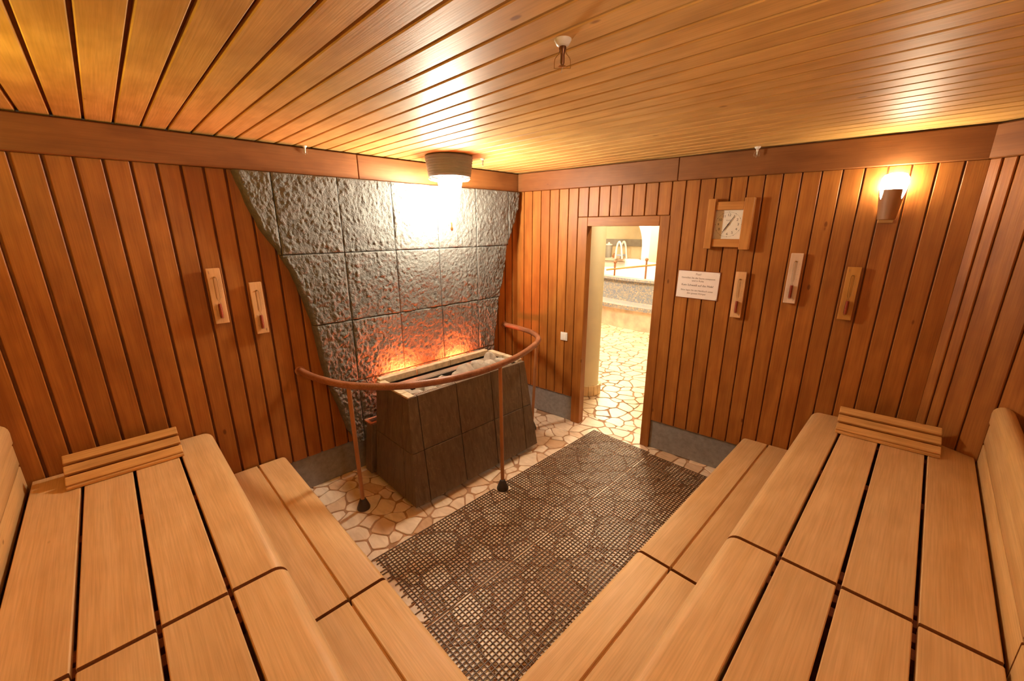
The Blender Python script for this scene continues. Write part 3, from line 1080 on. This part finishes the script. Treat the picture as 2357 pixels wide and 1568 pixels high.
# longitudinal boards below the low benches' gaps
# backrests: three boards each, the top one with a rounded crown
def backrest(label, MF, x0, x1, cut=None):
    """MF: x along, y towards the bench front, z up; face at y = 0"""
    t = thing('backrest', label, 'backrest', MF @ T((x0 + x1) / 2, 0, .66))
    for z0, z1 in ((0.640, 0.775), (0.783, 0.889)):
        pr = [(-.003, z0), (0, z0 + .004), (0, z1 - .004), (-.003, z1), (-.028, z1), (-.028, z0)]
        link('back_board', plank_profile([(y, z - z0) for y, z in pr], x0, x1, None, cut, mat='backrest'), 'backrest', t, MF @ T(0, 0, z0))
    pr = [(0.0, 0.897), (0.004, 0.901), (0.006, 0.955)]
    for k in range(1, 9):
        a = math.pi * k / 9
        pr.append((-.034 + .040 * math.cos(a), .958 + .046 * math.sin(a)))
    pr += [(-.074, .955), (-.074, .897)]
    link('top_board', plank_profile([(y, z - .897) for y, z in pr], x0, x1, None, cut, mat='backrest'), 'backrest', t, MF @ T(0, 0, .897))
    for xb in (x0 + .2, x1 - .25):
        link('bracket', box(0, .04, -.09, -.03, 0, .22), 'under', t, MF @ T(xb, 0, .67))
MLB = T(0, -3.500, 0)
backrest('wooden backrest at the left edge above the left upper bench', MLB, 0.022, JL - .005)
backrest('wooden backrest beyond the bottom left corner of the photo', MLB, JL + .005, 3.30)
MRB = frame((3.360, 0, 0), (0, 1, 0), (0, 0, 1))
backrest('wooden backrest with rounded top at the right edge', MRB, JR + .005, 0.13, lambda y: wall_y(3.360 - y) - .03)
backrest('wooden backrest section at the bottom right edge', MRB, -2.7, JR - .005)

# headrests
def headrest(label, MF, w):
    """MF origin: middle of the front foot edge on the bench, x across (width), y towards the wall, z up"""
    t = thing('headrest', label, 'headrest', MF)
    P0 = Vector((0, 0.006, 0.012)); P1 = Vector((0, 0.175, 0.118))
    d = (P1 - P0); Lh = d.length; d.normalize()
    n = Vector((0, -d.z, d.y))
    step = Lh / 3
    for k in range(3):
        o = P0 + d * (step * (k + .5))
        me = box(0, w, -step / 2 + .008, step / 2 - .008, -.010, .010, .004, 2)
        link('slat', me, 'head', t, MF @ frame((-w / 2, o.y, o.z), (1, 0, 0), n))
    # groove floor slightly below the slats
    for sx in (-w / 2 + .06, w / 2 - .06):
        bm = bmesh.new()
        a = [(sx - .012, .015, .001), (sx + .012, .015, .001), (sx + .012, .172, .001), (sx - .012, .172, .001), (sx - .012, .018, .006), (sx + .012, .018, .006), (sx + .012, .174, .104), (sx - .012, .174, .104)]
        add_hexa(bm, a)
        link('support', fin(bm, 'support'), 'under', t, MF)
    me = box(0, w - .02, -Lh / 2 + .01, Lh / 2 - .01, -.016, -.0115)
    o = (P0 + P1) / 2
    link('backing_strip', me, 'wall', t, MF @ frame((-w / 2 + .01, o.y, o.z), (1, 0, 0), n))
    link('front_edge', box(-w / 2, w / 2, -.004, .014, .001, .017, .004, 2), 'head', t, MF)
headrest('slatted wooden headrest on the left upper bench', frame((0.268, -3.125, 0.6805), (0, -1, 0), (0, 0, 1)) @ Matrix.Rotation(0, 4, 'Z'), 0.452) if False else None
MHL = frame((0.268, -3.127, 0.6805), (0, 1, 0), (0, 0, 1))        # x -> +Y, y -> -X (towards the left wall)
headrest('slatted wooden headrest on the left upper bench', MHL, 0.452)
MHR = T(2.990, 0.002, 0.6805) @ Matrix.Rotation(math.radians(4.5), 4, 'Z')
headrest('slatted wooden headrest on the right upper bench', MHR, 0.456)

# ------------------------------------------------------------------ floor grid mats
def mat_grid(label, x0, x1, y0, y1, notch=None, rag=0.0):
    bm = bmesh.new()
    pitch, wd, hgt = 0.0233, 0.0030, 0.0058
    rr = random.Random(3)
    def bar(a0, a1, b0, b1):
        add_box(bm, a0, a1, b0, b1, 0.0025, 0.0025 + hgt)
    nx = int(round((x1 - x0) / pitch))
    ny = int(round((y1 - y0) / pitch))
    px, py = (x1 - x0) / nx, (y1 - y0) / ny
    for i in range(nx + 1):
        x = x0 + i * px
        lo = y0 + (rr.uniform(0, rag) if rag else 0)
        if notch and abs(x - notch[0]) < notch[2]:
            bar(x - wd / 2, x + wd / 2, lo, notch[1] - notch[2])
            bar(x - wd / 2, x + wd / 2, notch[1] + notch[2], y1)
        else:
            bar(x - wd / 2, x + wd / 2, lo, y1)
    for j in range(ny + 1):
        y = y0 + j * py
        if rag and y < y0 + rag * .7: continue
        if notch and abs(y - notch[1]) < notch[2]:
            if notch[0] - notch[2] > x0: bar(x0, notch[0] - notch[2], y - wd / 2, y + wd / 2)
            bar(notch[0] + notch[2], x1, y - wd / 2, y + wd / 2)
        else:
            bar(x0, x1, y - wd / 2, y + wd / 2)
    bmesh.ops.translate(bm, verts=bm.verts[:], vec=(-x0, -y0, 0))
    o = link('grid_mat', fin(bm, 'grid_mat'), 'mat', None, T(x0, y0, 0))
    tag(o, label, 'mat', 'rubber grid mats on the floor')
mat_grid('dark rubber grid mat beside the heater with a notch at the rail post', 0.995, 1.570, -2.235, 0.055, (1.037, -1.201, 0.05), 0.05)
mat_grid('dark rubber grid mat along the right low bench', 1.588, 2.235, -2.42, 0.035)

# ------------------------------------------------------------------ ceiling lamp
LX, LY = 0.378, -1.088
lamp = thing('ceiling_lamp', 'dark round ceiling lamp with a glowing glass cone', 'lamp', T(LX, LY, H))
ML = T(LX, LY, 0)
pf = [(0.170, H - .004), (0.174, H - .012)]
z = H - .012
for k in range(7):
    z -= .017
    r_ = 0.172 - 0.0025 * k
    pf += [(r_ - .004, z + .004), (r_, z)]
pf += [(0.150, H - .142), (0.090, H - .150)]
link('housing', lathe(pf, 48), 'housing', lamp, ML)
bm = bmesh.new()
ns = 64
a_, b_ = [], []
for i in range(ns):
    t = 2 * math.pi * i / ns
    r_ = 0.148 + .008 * math.cos(12 * t)
    a_.append(bm.verts.new((r_ * math.cos(t), r_ * math.sin(t), H - .160 + .006 * math.cos(12 * t))))
    b_.append(bm.verts.new((.088 * math.cos(t), .088 * math.sin(t), H - .172)))
c_ = [bm.verts.new((v.co.x, v.co.y, v.co.z + .006)) for v in a_]
d_ = [bm.verts.new((v.co.x, v.co.y, v.co.z + .006)) for v in b_]
for i in range(ns):
    j = (i + 1) % ns
    bm.faces.new((a_[i], a_[j], b_[j], b_[i]))
    bm.faces.new((c_[i], d_[i], d_[j], c_[j]))
    bm.faces.new((a_[i], c_[i], c_[j], a_[j]))
    bm.faces.new((b_[i], b_[j], d_[j], d_[i]))
link('scalloped_ring', fin(bm, 'scalloped_ring', True), 'white', lamp, ML)
link('glass_cone', lathe([(0.086, H - .152), (0.088, H - .18), (0.070, H - .27), (0.048, H - .37), (0.028, H - .448), (0.016, H - .456)], 40), emit('cone_glow', LAMP_COL, LAMP_W), lamp, ML)
link('finial', lathe([(0.006, H - .456), (0.004, H - .49), (0.009, H - .50), (0.010, H - .512), (0.003, H - .522)], 12), 'brass', lamp, ML)

# ------------------------------------------------------------------ wall lamps
def sconce(label, MF, s, ztop=2.10, col=SCONCE_COL, wt=SCONCE_W):
    """half-round tapered wooden cup with a glowing glass; MF x along wall, -y to the room"""
    F = MF @ T(s, -.018, 0)
    t = thing('wall_lamp', label, 'lamp', F @ T(0, 0, ztop - .16), 'wall lamps')
    ht, hb = .060, .040
    dp = .085
    z1, z0 = ztop, ztop - .160
    def half(w_, d_, z, n=14):
        return [(w_ * math.cos(math.pi + math.pi * k / n), d_ * math.sin(math.pi + math.pi * k / n), z) for k in range(n + 1)]
    bm = bmesh.new()
    rings = [half(ht, dp, z1), half(hb, dp * .72, z0), half(hb - .010, dp * .72 - .012, z0), half(ht - .010, dp - .012, z1)]
    rv = [[bm.verts.new((p[0], p[1] - .022, p[2])) for p in r] for r in rings]
    for k in range(4):
        A, B = rv[k], rv[(k + 1) % 4]
        for i in range(14):
            bm.faces.new((A[i], A[i + 1], B[i + 1], B[i]))
    for i in (0, 14):
        bm.faces.new([rv[k][i] for k in range(4)])
    bm.faces.new(rv[2])
    link('cup', fin(bm, 'cup', True), 'cup', t, F)
    link('back_plate', box(-.035, .035, -.022, 0, z0 - .02, z1 - .02, .003), 'head', t, F)
    bm = bmesh.new()
    prof = [(.046, z1 - .05), (.056, z1 - .01), (.061, z1 + .035), (.058, z1 + .062), (.046, z1 + .080), (.024, z1 + .088)]
    for a, b in (((0), (0)),):
        add_lathe(bm, prof, 24, 0, 0)
    bmesh.ops.scale(bm, verts=bm.verts[:], vec=(1, .62, 1))
    bmesh.ops.translate(bm, verts=bm.verts[:], vec=(0, -.058, 0))
    link('glass', fin(bm, 'glass', True), emit('sconce_glow', col, wt), t, F)
sconce('glowing wall lamp with tapered wooden cup right of the clock', MB_, 2.762)
sconce('wall lamp with tapered wooden cup on the front wall left of the camera', MD_, -1.05, col=(1.0, 0.76, 0.13), wt=SCONCE_W * 1.35)
sconce('added fill lamp with tapered wooden cup on the right wall behind the camera', ME_, 2.55, wt=SCONCE_W * 2.2)  # unseen lamp, added as fill light for the room

# ------------------------------------------------------------------ sand timers
def timer(label, MF, s, zc, matn, flip=False, letters=True):
    """MF: x along wall, -y to room; centred at s, zc"""
    F = MF @ T(s, -.018, zc)
    t = thing('sand_timer', label, 'sand timer', F, 'wall sand timers')
    w_, h_, d0, d1 = .034, .164, .012, .030
    link('board', box(-h_, h_, -w_, w_, 0, d1 - d0, .002), matn, t, F @ frame((0, -d0, 0), (0, 0, 1), (0, -1, 0)))
    link('wall_spacer', box(-.016, .016, -d0, 0, -.10, .10), matn, t, F)
    yy = -d1 - .010
    zn = -.028
    prof = [(.0035, .118), (.0085, .110), (.0092, .100), (.0092, zn + .022), (.006, zn + .010), (.0018, zn), (.006, zn - .010), (.0092, zn - .022), (.0092, -.122), (.0075, -.130), (.0035, -.133)]
    link('glass_tube', lathe(prof, 16), 'glass', t, F @ T(0, yy, 0))
    link('sand', lathe([(.0070, -.0435), (.0080, -.050), (.0080, -.120), (.0065, -.127)], 14), 'sand', t, F @ T(0, yy, 0))
    for zz in (.112, -.124):
        link('clip', box(-.005, .005, yy + .006, -d1, zz - .003, zz + .003), 'brass', t, F)
    bm = bmesh.new()
    for k in range(16):
        zz = .095 - k * .0068
        add_box(bm, .015, .019 if k % 5 else .023, -d1 - .0006, -d1, zz, zz + .0009)
    for k in range(12):
        zz = -.045 - k * .0065
        add_box(bm, -.019 if k % 5 else -.022, -.015, -d1 - .0006, -d1, zz, zz + .0009)
    link('scale_marks', fin(bm, 'scale_marks'), 'ink2', t, F)
    me = text_mesh('min', .011)
    zz, xx = ((.142, -.022) if flip else (-.140, .021))
    link('lettering', me, 'ink2', t, F @ T(xx, -d1 - .0004, zz) @ frame((0, 0, 0), (0, 0, 1), (0, -1, 0)))
timer('honey-coloured sand timer just right of the white notice', MB_, 2.062, 1.430, 'timer1')
timer('pale whitish sand timer, highest on the doorway wall', MB_, 2.370, 1.570, 'timer2')
timer('ochre sand timer below the wall lamp', MB_, 2.672, 1.498, 'timer3', True)
timer('sand timer on the left wall farther from the stone cladding', MA_, -2.574, 1.511, 'timer1', True)
timer('sand timer on the left wall next to the stone cladding', MA_, -2.371, 1.412, 'timer1')

# ------------------------------------------------------------------ clock
F = MB_ @ T(1.936, -.018, 1.915)
ck = thing('wall_clock', 'square wall clock in a chunky wooden frame', 'clock', F)
def onwall(z0, x, zz):   # frame on the wall face: X right, Y up, Z to the room
    return F @ frame((x, z0, zz), (1, 0, 0), (0, -1, 0))
for sx in (-1, 1):
    me = box(-.172, .172, -.030 if sx > 0 else -.024, .030 if sx > 0 else .024, 0, .052, .003)
    link('side_board', me, 'clockwood', ck, F @ frame((.117 if sx > 0 else -.117, 0, .005), (0, 0, 1), (0, -1, 0)))
for zz, hh in ((.128, .028), (-.125, .028)):
    link('cross_board', box(-.092, .086, -hh, hh, .004, .040, .003), 'clockwood', ck, F @ frame((0, 0, zz), (1, 0, 0), (0, -1, 0)))
dial = link('dial', box(-.094, .088, -.098, .102, .002, .014), 'dial', ck, F @ frame((0, 0, 0), (1, 0, 0), (0, -1, 0)))
CXc, CZc, RD = -.004, .002, .064
for h_ in range(1, 13):
    a = math.radians(90 - 30 * h_)
    me = text_mesh(str(h_), .024)
    link('numeral', me, 'ink', dial, F @ frame((CXc + RD * math.cos(a), -.0145, CZc + RD * math.sin(a)), (1, 0, 0), (0, -1, 0)))
bm = bmesh.new()
for k in range(60):
    a = 2 * math.pi * k / 60
    s_ = .0022 if k % 5 == 0 else .0013
    x, zz = CXc + .0835 * math.cos(a), CZc + .0835 * math.sin(a)
    add_box(bm, x - s_, x + s_, -.0150, -.0142, zz - s_, zz + s_)
link('minute_dots', fin(bm, 'minute_dots'), 'ink', dial, F)
link('lettering', text_mesh('KLAFS', .0105), 'ink2', dial, F @ frame((CXc, -.0145, CZc + .028), (1, 0, 0), (0, -1, 0)))
def hand(nm, ang, L_, back, w_, yy):
    me = prism([(-back, -w_), (L_ * .8, -w_ * .8), (L_, 0), (L_ * .8, w_ * .8), (-back, w_)], 0, .0012)
    a = math.radians(ang)
    link(nm, me, 'ink', ck, F @ frame((CXc, yy, CZc), (math.cos(a), 0, math.sin(a)), (0, -1, 0)))
hand('hour_hand', 90 - 212, .052, .012, .0028, -.0165)
hand('minute_hand', 90 - 31, .074, .016, .0020, -.0180)
hand('second_hand', 90 - 209, .076, .022, .0008, -.0195)
link('hub', lathe([(.004, 0), (.004, .006)], 12), 'ink', ck, F @ frame((CXc, -.0150, CZc), (1, 0, 0), (0, -1, 0)))

# ------------------------------------------------------------------ notice
F = MB_ @ T(1.773, -.018, 1.4745) @ Matrix.Rotation(math.radians(.8), 4, 'Y')
sg = thing('notice_sign', 'white printed notice in a dark edge beside the doorway', 'sign', F)
link('backing_board', box(-.153, .153, -.107, .107, 0, .005), 'under', sg, F @ frame((0, 0, 0), (1, 0, 0), (0, -1, 0)))
link('sheet', box(-.148, .148, -.102, .102, .005, .0062), 'paper', sg, F @ frame((0, 0, 0), (1, 0, 0), (0, -1, 0)))
for s_, zz, sz, mt in (('Psst!', .080, .021, 'ink2'), ('Genießen Sie die Sauna entspannt', .051, .0178, 'ink2'), ('und in Ruhe', .030, .0178, 'ink2'), ('Kein Schweiß auf das Holz!', -.004, .0212, 'ink'), ('Bitte legen Sie ein Handtuch unter', -.043, .0168, 'ink2'), ('den ganzen Körper', -.066, .0178, 'ink2')):
    link('lettering', text_mesh(s_, sz), mt, sg, F @ frame((0, -.0064, zz), (1, 0, 0), (0, -1, 0)))
for sx, sz in ((-.142, .096), (.142, .096), (-.142, -.096), (.142, -.096)):
    link('pin', lathe([(.003, 0), (.003, .002), (.001, .003)], 10), 'metal', sg, F @ frame((sx, -.0062, sz), (1, 0, 0), (0, -1, 0)))

# ------------------------------------------------------------------ switch
F = MB_ @ T(.604, -.018, .876)
sw = thing('light_switch', 'white square light switch left of the doorway', 'switch', F)
link('cover', box(-.039, .039, -.041, .041, 0, .010, .004, 2), 'white', sw, F @ frame((0, 0, 0), (1, 0, 0), (0, -1, 0)))
link('rocker', box(-.028, .028, -.029, .029, .010, .014, .002), 'white', sw, F @ frame((0, 0, 0), (1, 0, 0), (0, -1, 0)))

# ------------------------------------------------------------------ sprinklers
def sprinkler(label, x, y, sc, body='bronze', wire='brass', rot=0.0):
    F = T(x, y, H + .002) @ Matrix.Rotation(rot, 4, 'Z') @ Matrix.Scale(sc, 4)
    t = thing('sprinkler_head', label, 'sprinkler', T(x, y, H), 'ceiling sprinklers')
    link('cover_cup', lathe([(.036, 0), (.036, -.003), (.026, -.020), (.016, -.026)], 28), 'white', t, F)
    link('body', lathe([(.014, -.024), (.016, -.034), (.011, -.046), (.0085, -.055), (.0095, -.085), (.006, -.094), (.004, -.100)], 18), body, t, F)
    for s_ in (-1, 1):
        link('frame_arm', tube(catmull([(s_ * .012, 0, -.038), (s_ * .016, 0, -.052), (s_ * .032, 0, -.072), (s_ * .034, 0, -.102), (s_ * .033, 0, -.106), (0, 0, -.106)], 4), .0014, 6), wire, t, F)
    link('deflector', lathe([(.004, -.096), (.015, -.098), (.017, -.0995), (.004, -.101)], 16), wire, t, F)
    link('bulb', tube([(0.002, 0, -.100), (-.004, .004, -.122)], .0016, 8), 'metal', t, F)
sprinkler('large bronze sprinkler head in the middle of the ceiling', 2.148, -1.990, 0.66, rot=math.radians(45))
sprinkler('small sprinkler head at the ceiling edge above the left wall', 0.060, -1.975, .42, wire='metal', body='metal', rot=math.radians(45))
sprinkler('small sprinkler head at the ceiling edge above the clock wall', 2.05, 0.150, .52, wire='metal', body='metal', rot=math.radians(45))
sprinkler('small pale sprinkler head right of the ceiling lamp', 0.470, -0.845, .50, wire='metal', body='metal', rot=math.radians(45))

# ------------------------------------------------------------------ pool hall beyond the doorway
hf = tag(link('floor_hall', box(-6.5, 5.0, 0.10, 10.5, -.09, -.010), 'grout'), 'pale crazy paving of the pool hall beyond the doorway', kind='structure')
cells = crazy(-1.75, 1.75, 0.301, 4.02, 0.160, 23, 0.0058)
near, far = [], []
for c in cells:
    cx, cy, r = c
    # what the doorway lets one see
    t = (cy - .09) / (cy + 3.01)
    xa = 0.80 + (0.80 - 2.98) * (cy - .09) / 3.10 - .15
    xb = 1.44 + (1.44 - 2.98) * (cy - .15) / 3.16 + .15
    (near if xa < cx < xb else far).append(c)
near.sort(key=lambda c: c[1])
for cx, cy, r in near[:300]:
    bm = bmesh.new()
    stone_into(bm, cx, cy, r, rnd.uniform(-.001, .001))
    link('paving_stone', fin(bm, 'paving_stone'), 'pave2', hf, T(cx, cy, 0))
bm = bmesh.new()
for cx, cy, r in near[300:] + far:
    stone_into(bm, cx, cy, r, 0.0, off=(cx, cy))
tag(link('paving_field', fin(bm, 'paving_field'), 'pave2', hf), kind='stuff')

tag(link('wall_hall_back', box(-6.5, 5.0, 8.2, 8.3, 0, 3.4), 'cream'), 'cream plaster wall of the pool hall', kind='structure')
tag(link('wall_hall_left', box(-6.6, -6.5, 0.3, 8.3, 0, 3.4), 'cream'), 'cream end wall of the pool hall', kind='structure')
tag(link('wall_hall_right', box(5.0, 5.1, 0.5, 8.3, 0, 3.4), 'cream'), 'cream end wall of the pool hall on the right', kind='structure')
tag(link('ceiling_hall', box(-6.6, 5.1, 0.3, 8.3, 3.4, 3.5), 'cream'), 'cream ceiling of the pool hall', kind='structure')
tag(link('added_porch_soffit', box(-6.5, 5.0, 0.0, 1.02, 2.45, 3.4), 'cream'), 'added porch soffit shading the floor outside the sauna door', kind='structure')  # unseen block, added to keep the hall lights off the near floor

# column
Cx, Cy = 0.352, 0.815
cl = thing('column', 'round yellow column with a tiled foot in the doorway', 'column', T(Cx, Cy, 0))
link('shaft', lathe([(.150, .125), (.142, .14), (.142, 2.45)], 40), 'column', cl, T(Cx, Cy, 0))
nt_ = 16
for k in range(nt_):
    a0, a1 = 2 * math.pi * (k + .03) / nt_, 2 * math.pi * (k + .97) / nt_
    bm = bmesh.new()
    c = []
    for zz in (0.003, .124):
        for r_, a in ((.135, a0), (.176, a0), (.176, a1), (.135, a1)):
            c.append((r_ * math.cos(a), r_ * math.sin(a), zz))
    add_hexa(bm, c)
    link('foot_tile', fin(bm, 'foot_tile', False, .003), 'halltile', cl, T(Cx, Cy, 0))

# curved mosaic bench around the pool
PXc, PYc, PR = -0.78, 8.15, 4.20
def arc_solid(r0, r1, z0, z1, a0=-150, a1=-30, n=72):
    bm = bmesh.new()
    prev = None
    for k in range(n + 1):
        a = math.radians(a0 + (a1 - a0) * k / n)
        ring = [bm.verts.new((PXc + r * math.cos(a), PYc + r * math.sin(a), z)) for r, z in ((r0, z0), (r1, z0), (r1, z1), (r0, z1))]
        if prev:
            for i in range(4):
                j = (i + 1) % 4
                bm.faces.new((prev[i], prev[j], ring[j], ring[i]))
        else:
            bm.faces.new(list(reversed(ring)))
        prev = ring
    bm.faces.new(prev)
    return fin(bm, 'arc', True)
pb = thing('mosaic_bench', 'curved mosaic bench and pool wall beyond the doorway', 'bench', T(PXc, PYc - PR, 0))
link('riser', arc_solid(PR - .06, PR, 0, .375), 'hallpink', pb)
link('seat', arc_solid(PR - .42, PR + .035, .376, .452), 'mosaic', pb)
link('backrest', arc_solid(PR - .58, PR - .42, .30, .865), 'mosaic', pb)
link('coping', arc_solid(PR - .62, PR - .38, .866, .912), 'mosaic', pb)
link('pool_deck', arc_solid(2.2, PR - .63, .60, .86), 'hallwhite', pb)
link('raised_rim', arc_solid(2.0, 2.35, .60, 1.08), 'hallwhite', pb)

# railing with ball finials
rl = thing('pool_railing', 'slim pool railing with wooden ball finials beyond the doorway', 'railing', T(-1.3, 4.62, .86))
for (x, z0, z1) in ((-1.70, .861, 1.17), (-0.99, .861, 1.26)):
    link('post', tube([(x, 4.66, z0), (x, 4.66, z1)], .020, 10), 'ball', rl)
    link('ball_finial', lathe([(.001, -.035), (.022, -.027), (.034, -.008), (.034, .008), (.022, .027), (.001, .035)], 18), 'ball', rl, T(x, 4.66, z1 + .02))
link('rail', tube([(-1.90, 4.66, 1.02), (-0.45, 4.66, 1.245)], .020, 10), 'head', rl)

# arched pillar
pil = thing('arched_pillar', 'cream arched pillar at the far side of the pool hall', 'pillar', T(-2.0, 7.2, 0))
bm = bmesh.new()
out = [(-2.42, 0.0), (-1.0, 0.0), (-1.0, 3.4), (-3.2, 3.4), (-3.2, 2.35)]
for k in range(11):
    a = math.radians(90 - 9 * k)
    out.append((-3.2 + .78 * math.cos(a), 1.42 + .93 * math.sin(a)))
a = [bm.verts.new((x, 7.1, z)) for x, z in out]
b = [bm.verts.new((x, 7.5, z)) for x, z in out]
n = len(a)
bm.faces.new(a)
bm.faces.new(list(reversed(b)))
for k in range(n):
    j = (k + 1) % n
    bm.faces.new((a[k], b[k], b[j], a[j]))
link('arch', fin(bm, 'arch'), 'hallwhite', pil)
link('stripe', box(-2.20, -1.98, 7.085, 7.1, 0, 3.3), 'cream', pil)
# grey recess band, ledge and things on it
bd = thing('wall_niche', 'grey niche band in the far pool hall wall', 'niche', T(-3.6, 8.1, 1.3))
link('niche_face', box(-6.0, -2.95, 8.16, 8.2, 1.36, 1.56), 'hallgrey', bd)
lg = thing('stone_ledge', 'pinkish ledge below the grey niche in the pool hall', 'ledge', T(-4.2, 7.9, 0))
link('ledge_top', box(-6.0, -2.45, 7.7, 8.155, .95, 1.018), 'hallpink', lg)
link('ledge_front', box(-6.0, -2.45, 7.75, 8.155, 0, .949), 'hallwhite', lg)
bk = thing('waste_bin', 'grey bin on the far ledge of the pool hall', 'bin', T(-4.02, 7.9, 1.02))
link('bin_body', lathe([(.09, 0), (.11, .36), (.105, .365)], 24), 'hallgrey', bk, T(-3.93, 7.9, 1.02))
link('bin_lid', lathe([(.115, .366), (.115, .39), (.03, .41), (.03, .45)], 24), 'hallwhite', bk, T(-3.93, 7.9, 1.02))
jr = thing('small_jar', 'small brown jar on the far ledge of the pool hall', 'jar', T(-3.72, 7.9, 1.02))
link('jar_body', lathe([(.05, 0), (.06, .05), (.05, .09)], 18), 'ball', jr, T(-3.72, 7.9, 1.02))
link('jar_lid', lathe([(.03, .09), (.03, .12), (.01, .14)], 14), 'ball', jr, T(-3.72, 7.9, 1.02))
ld = thing('pool_ladder', 'white arched pool ladder rails on the far ledge', 'ladder', T(-3.4, 7.8, 1.02))
for dy in (0, .25):
    link('ladder_rail', tube(catmull([(-3.50, 7.6 + dy, 1.02), (-3.47, 7.6 + dy, 1.36), (-3.40, 7.6 + dy, 1.50), (-3.33, 7.6 + dy, 1.36), (-3.28, 7.6 + dy, 1.02)], 6), .028, 10), 'hallwhite', ld)
link('ladder_step', box(-3.46, -3.31, 7.58, 7.87, 1.10, 1.14), 'hallblue', ld)

# added fill light just outside the door, brightens the shaded column
pl = thing('porch_fill_light', 'added round fill light under the porch soffit outside the door', 'lamp', T(1.05, 0.62, 2.45))
link('trim_ring', lathe([(.075, 2.449), (.078, 2.440), (.060, 2.436)], 28), 'white', pl, T(1.05, 0.62, 0))
link('lens', lathe([(.058, 2.440), (.056, 2.432)], 28), emit('porch_fill_glow', HALL_COL, 210.0), pl, T(1.05, 0.62, 0))
# hall ceiling lights
for i, (x, y, lab) in enumerate(((-0.2, 2.6, 'ceiling light panel of the pool hall nearest the sauna door'), (-3.0, 3.6, 'ceiling light panel of the pool hall over the curved bench'), (-2.6, 6.2, 'ceiling light panel of the pool hall over the pool'))):
    t = thing('hall_light', lab, 'lamp', T(x, y, 3.4), 'pool hall ceiling lights')
    link('frame', box(x - .42, x + .42, y - .42, y + .42, 3.37, 3.398), 'white', t)
    link('panel', box(x - .38, x + .38, y - .38, y + .38, 3.355, 3.3695), emit('hall_glow', HALL_COL, HALL_W), t)
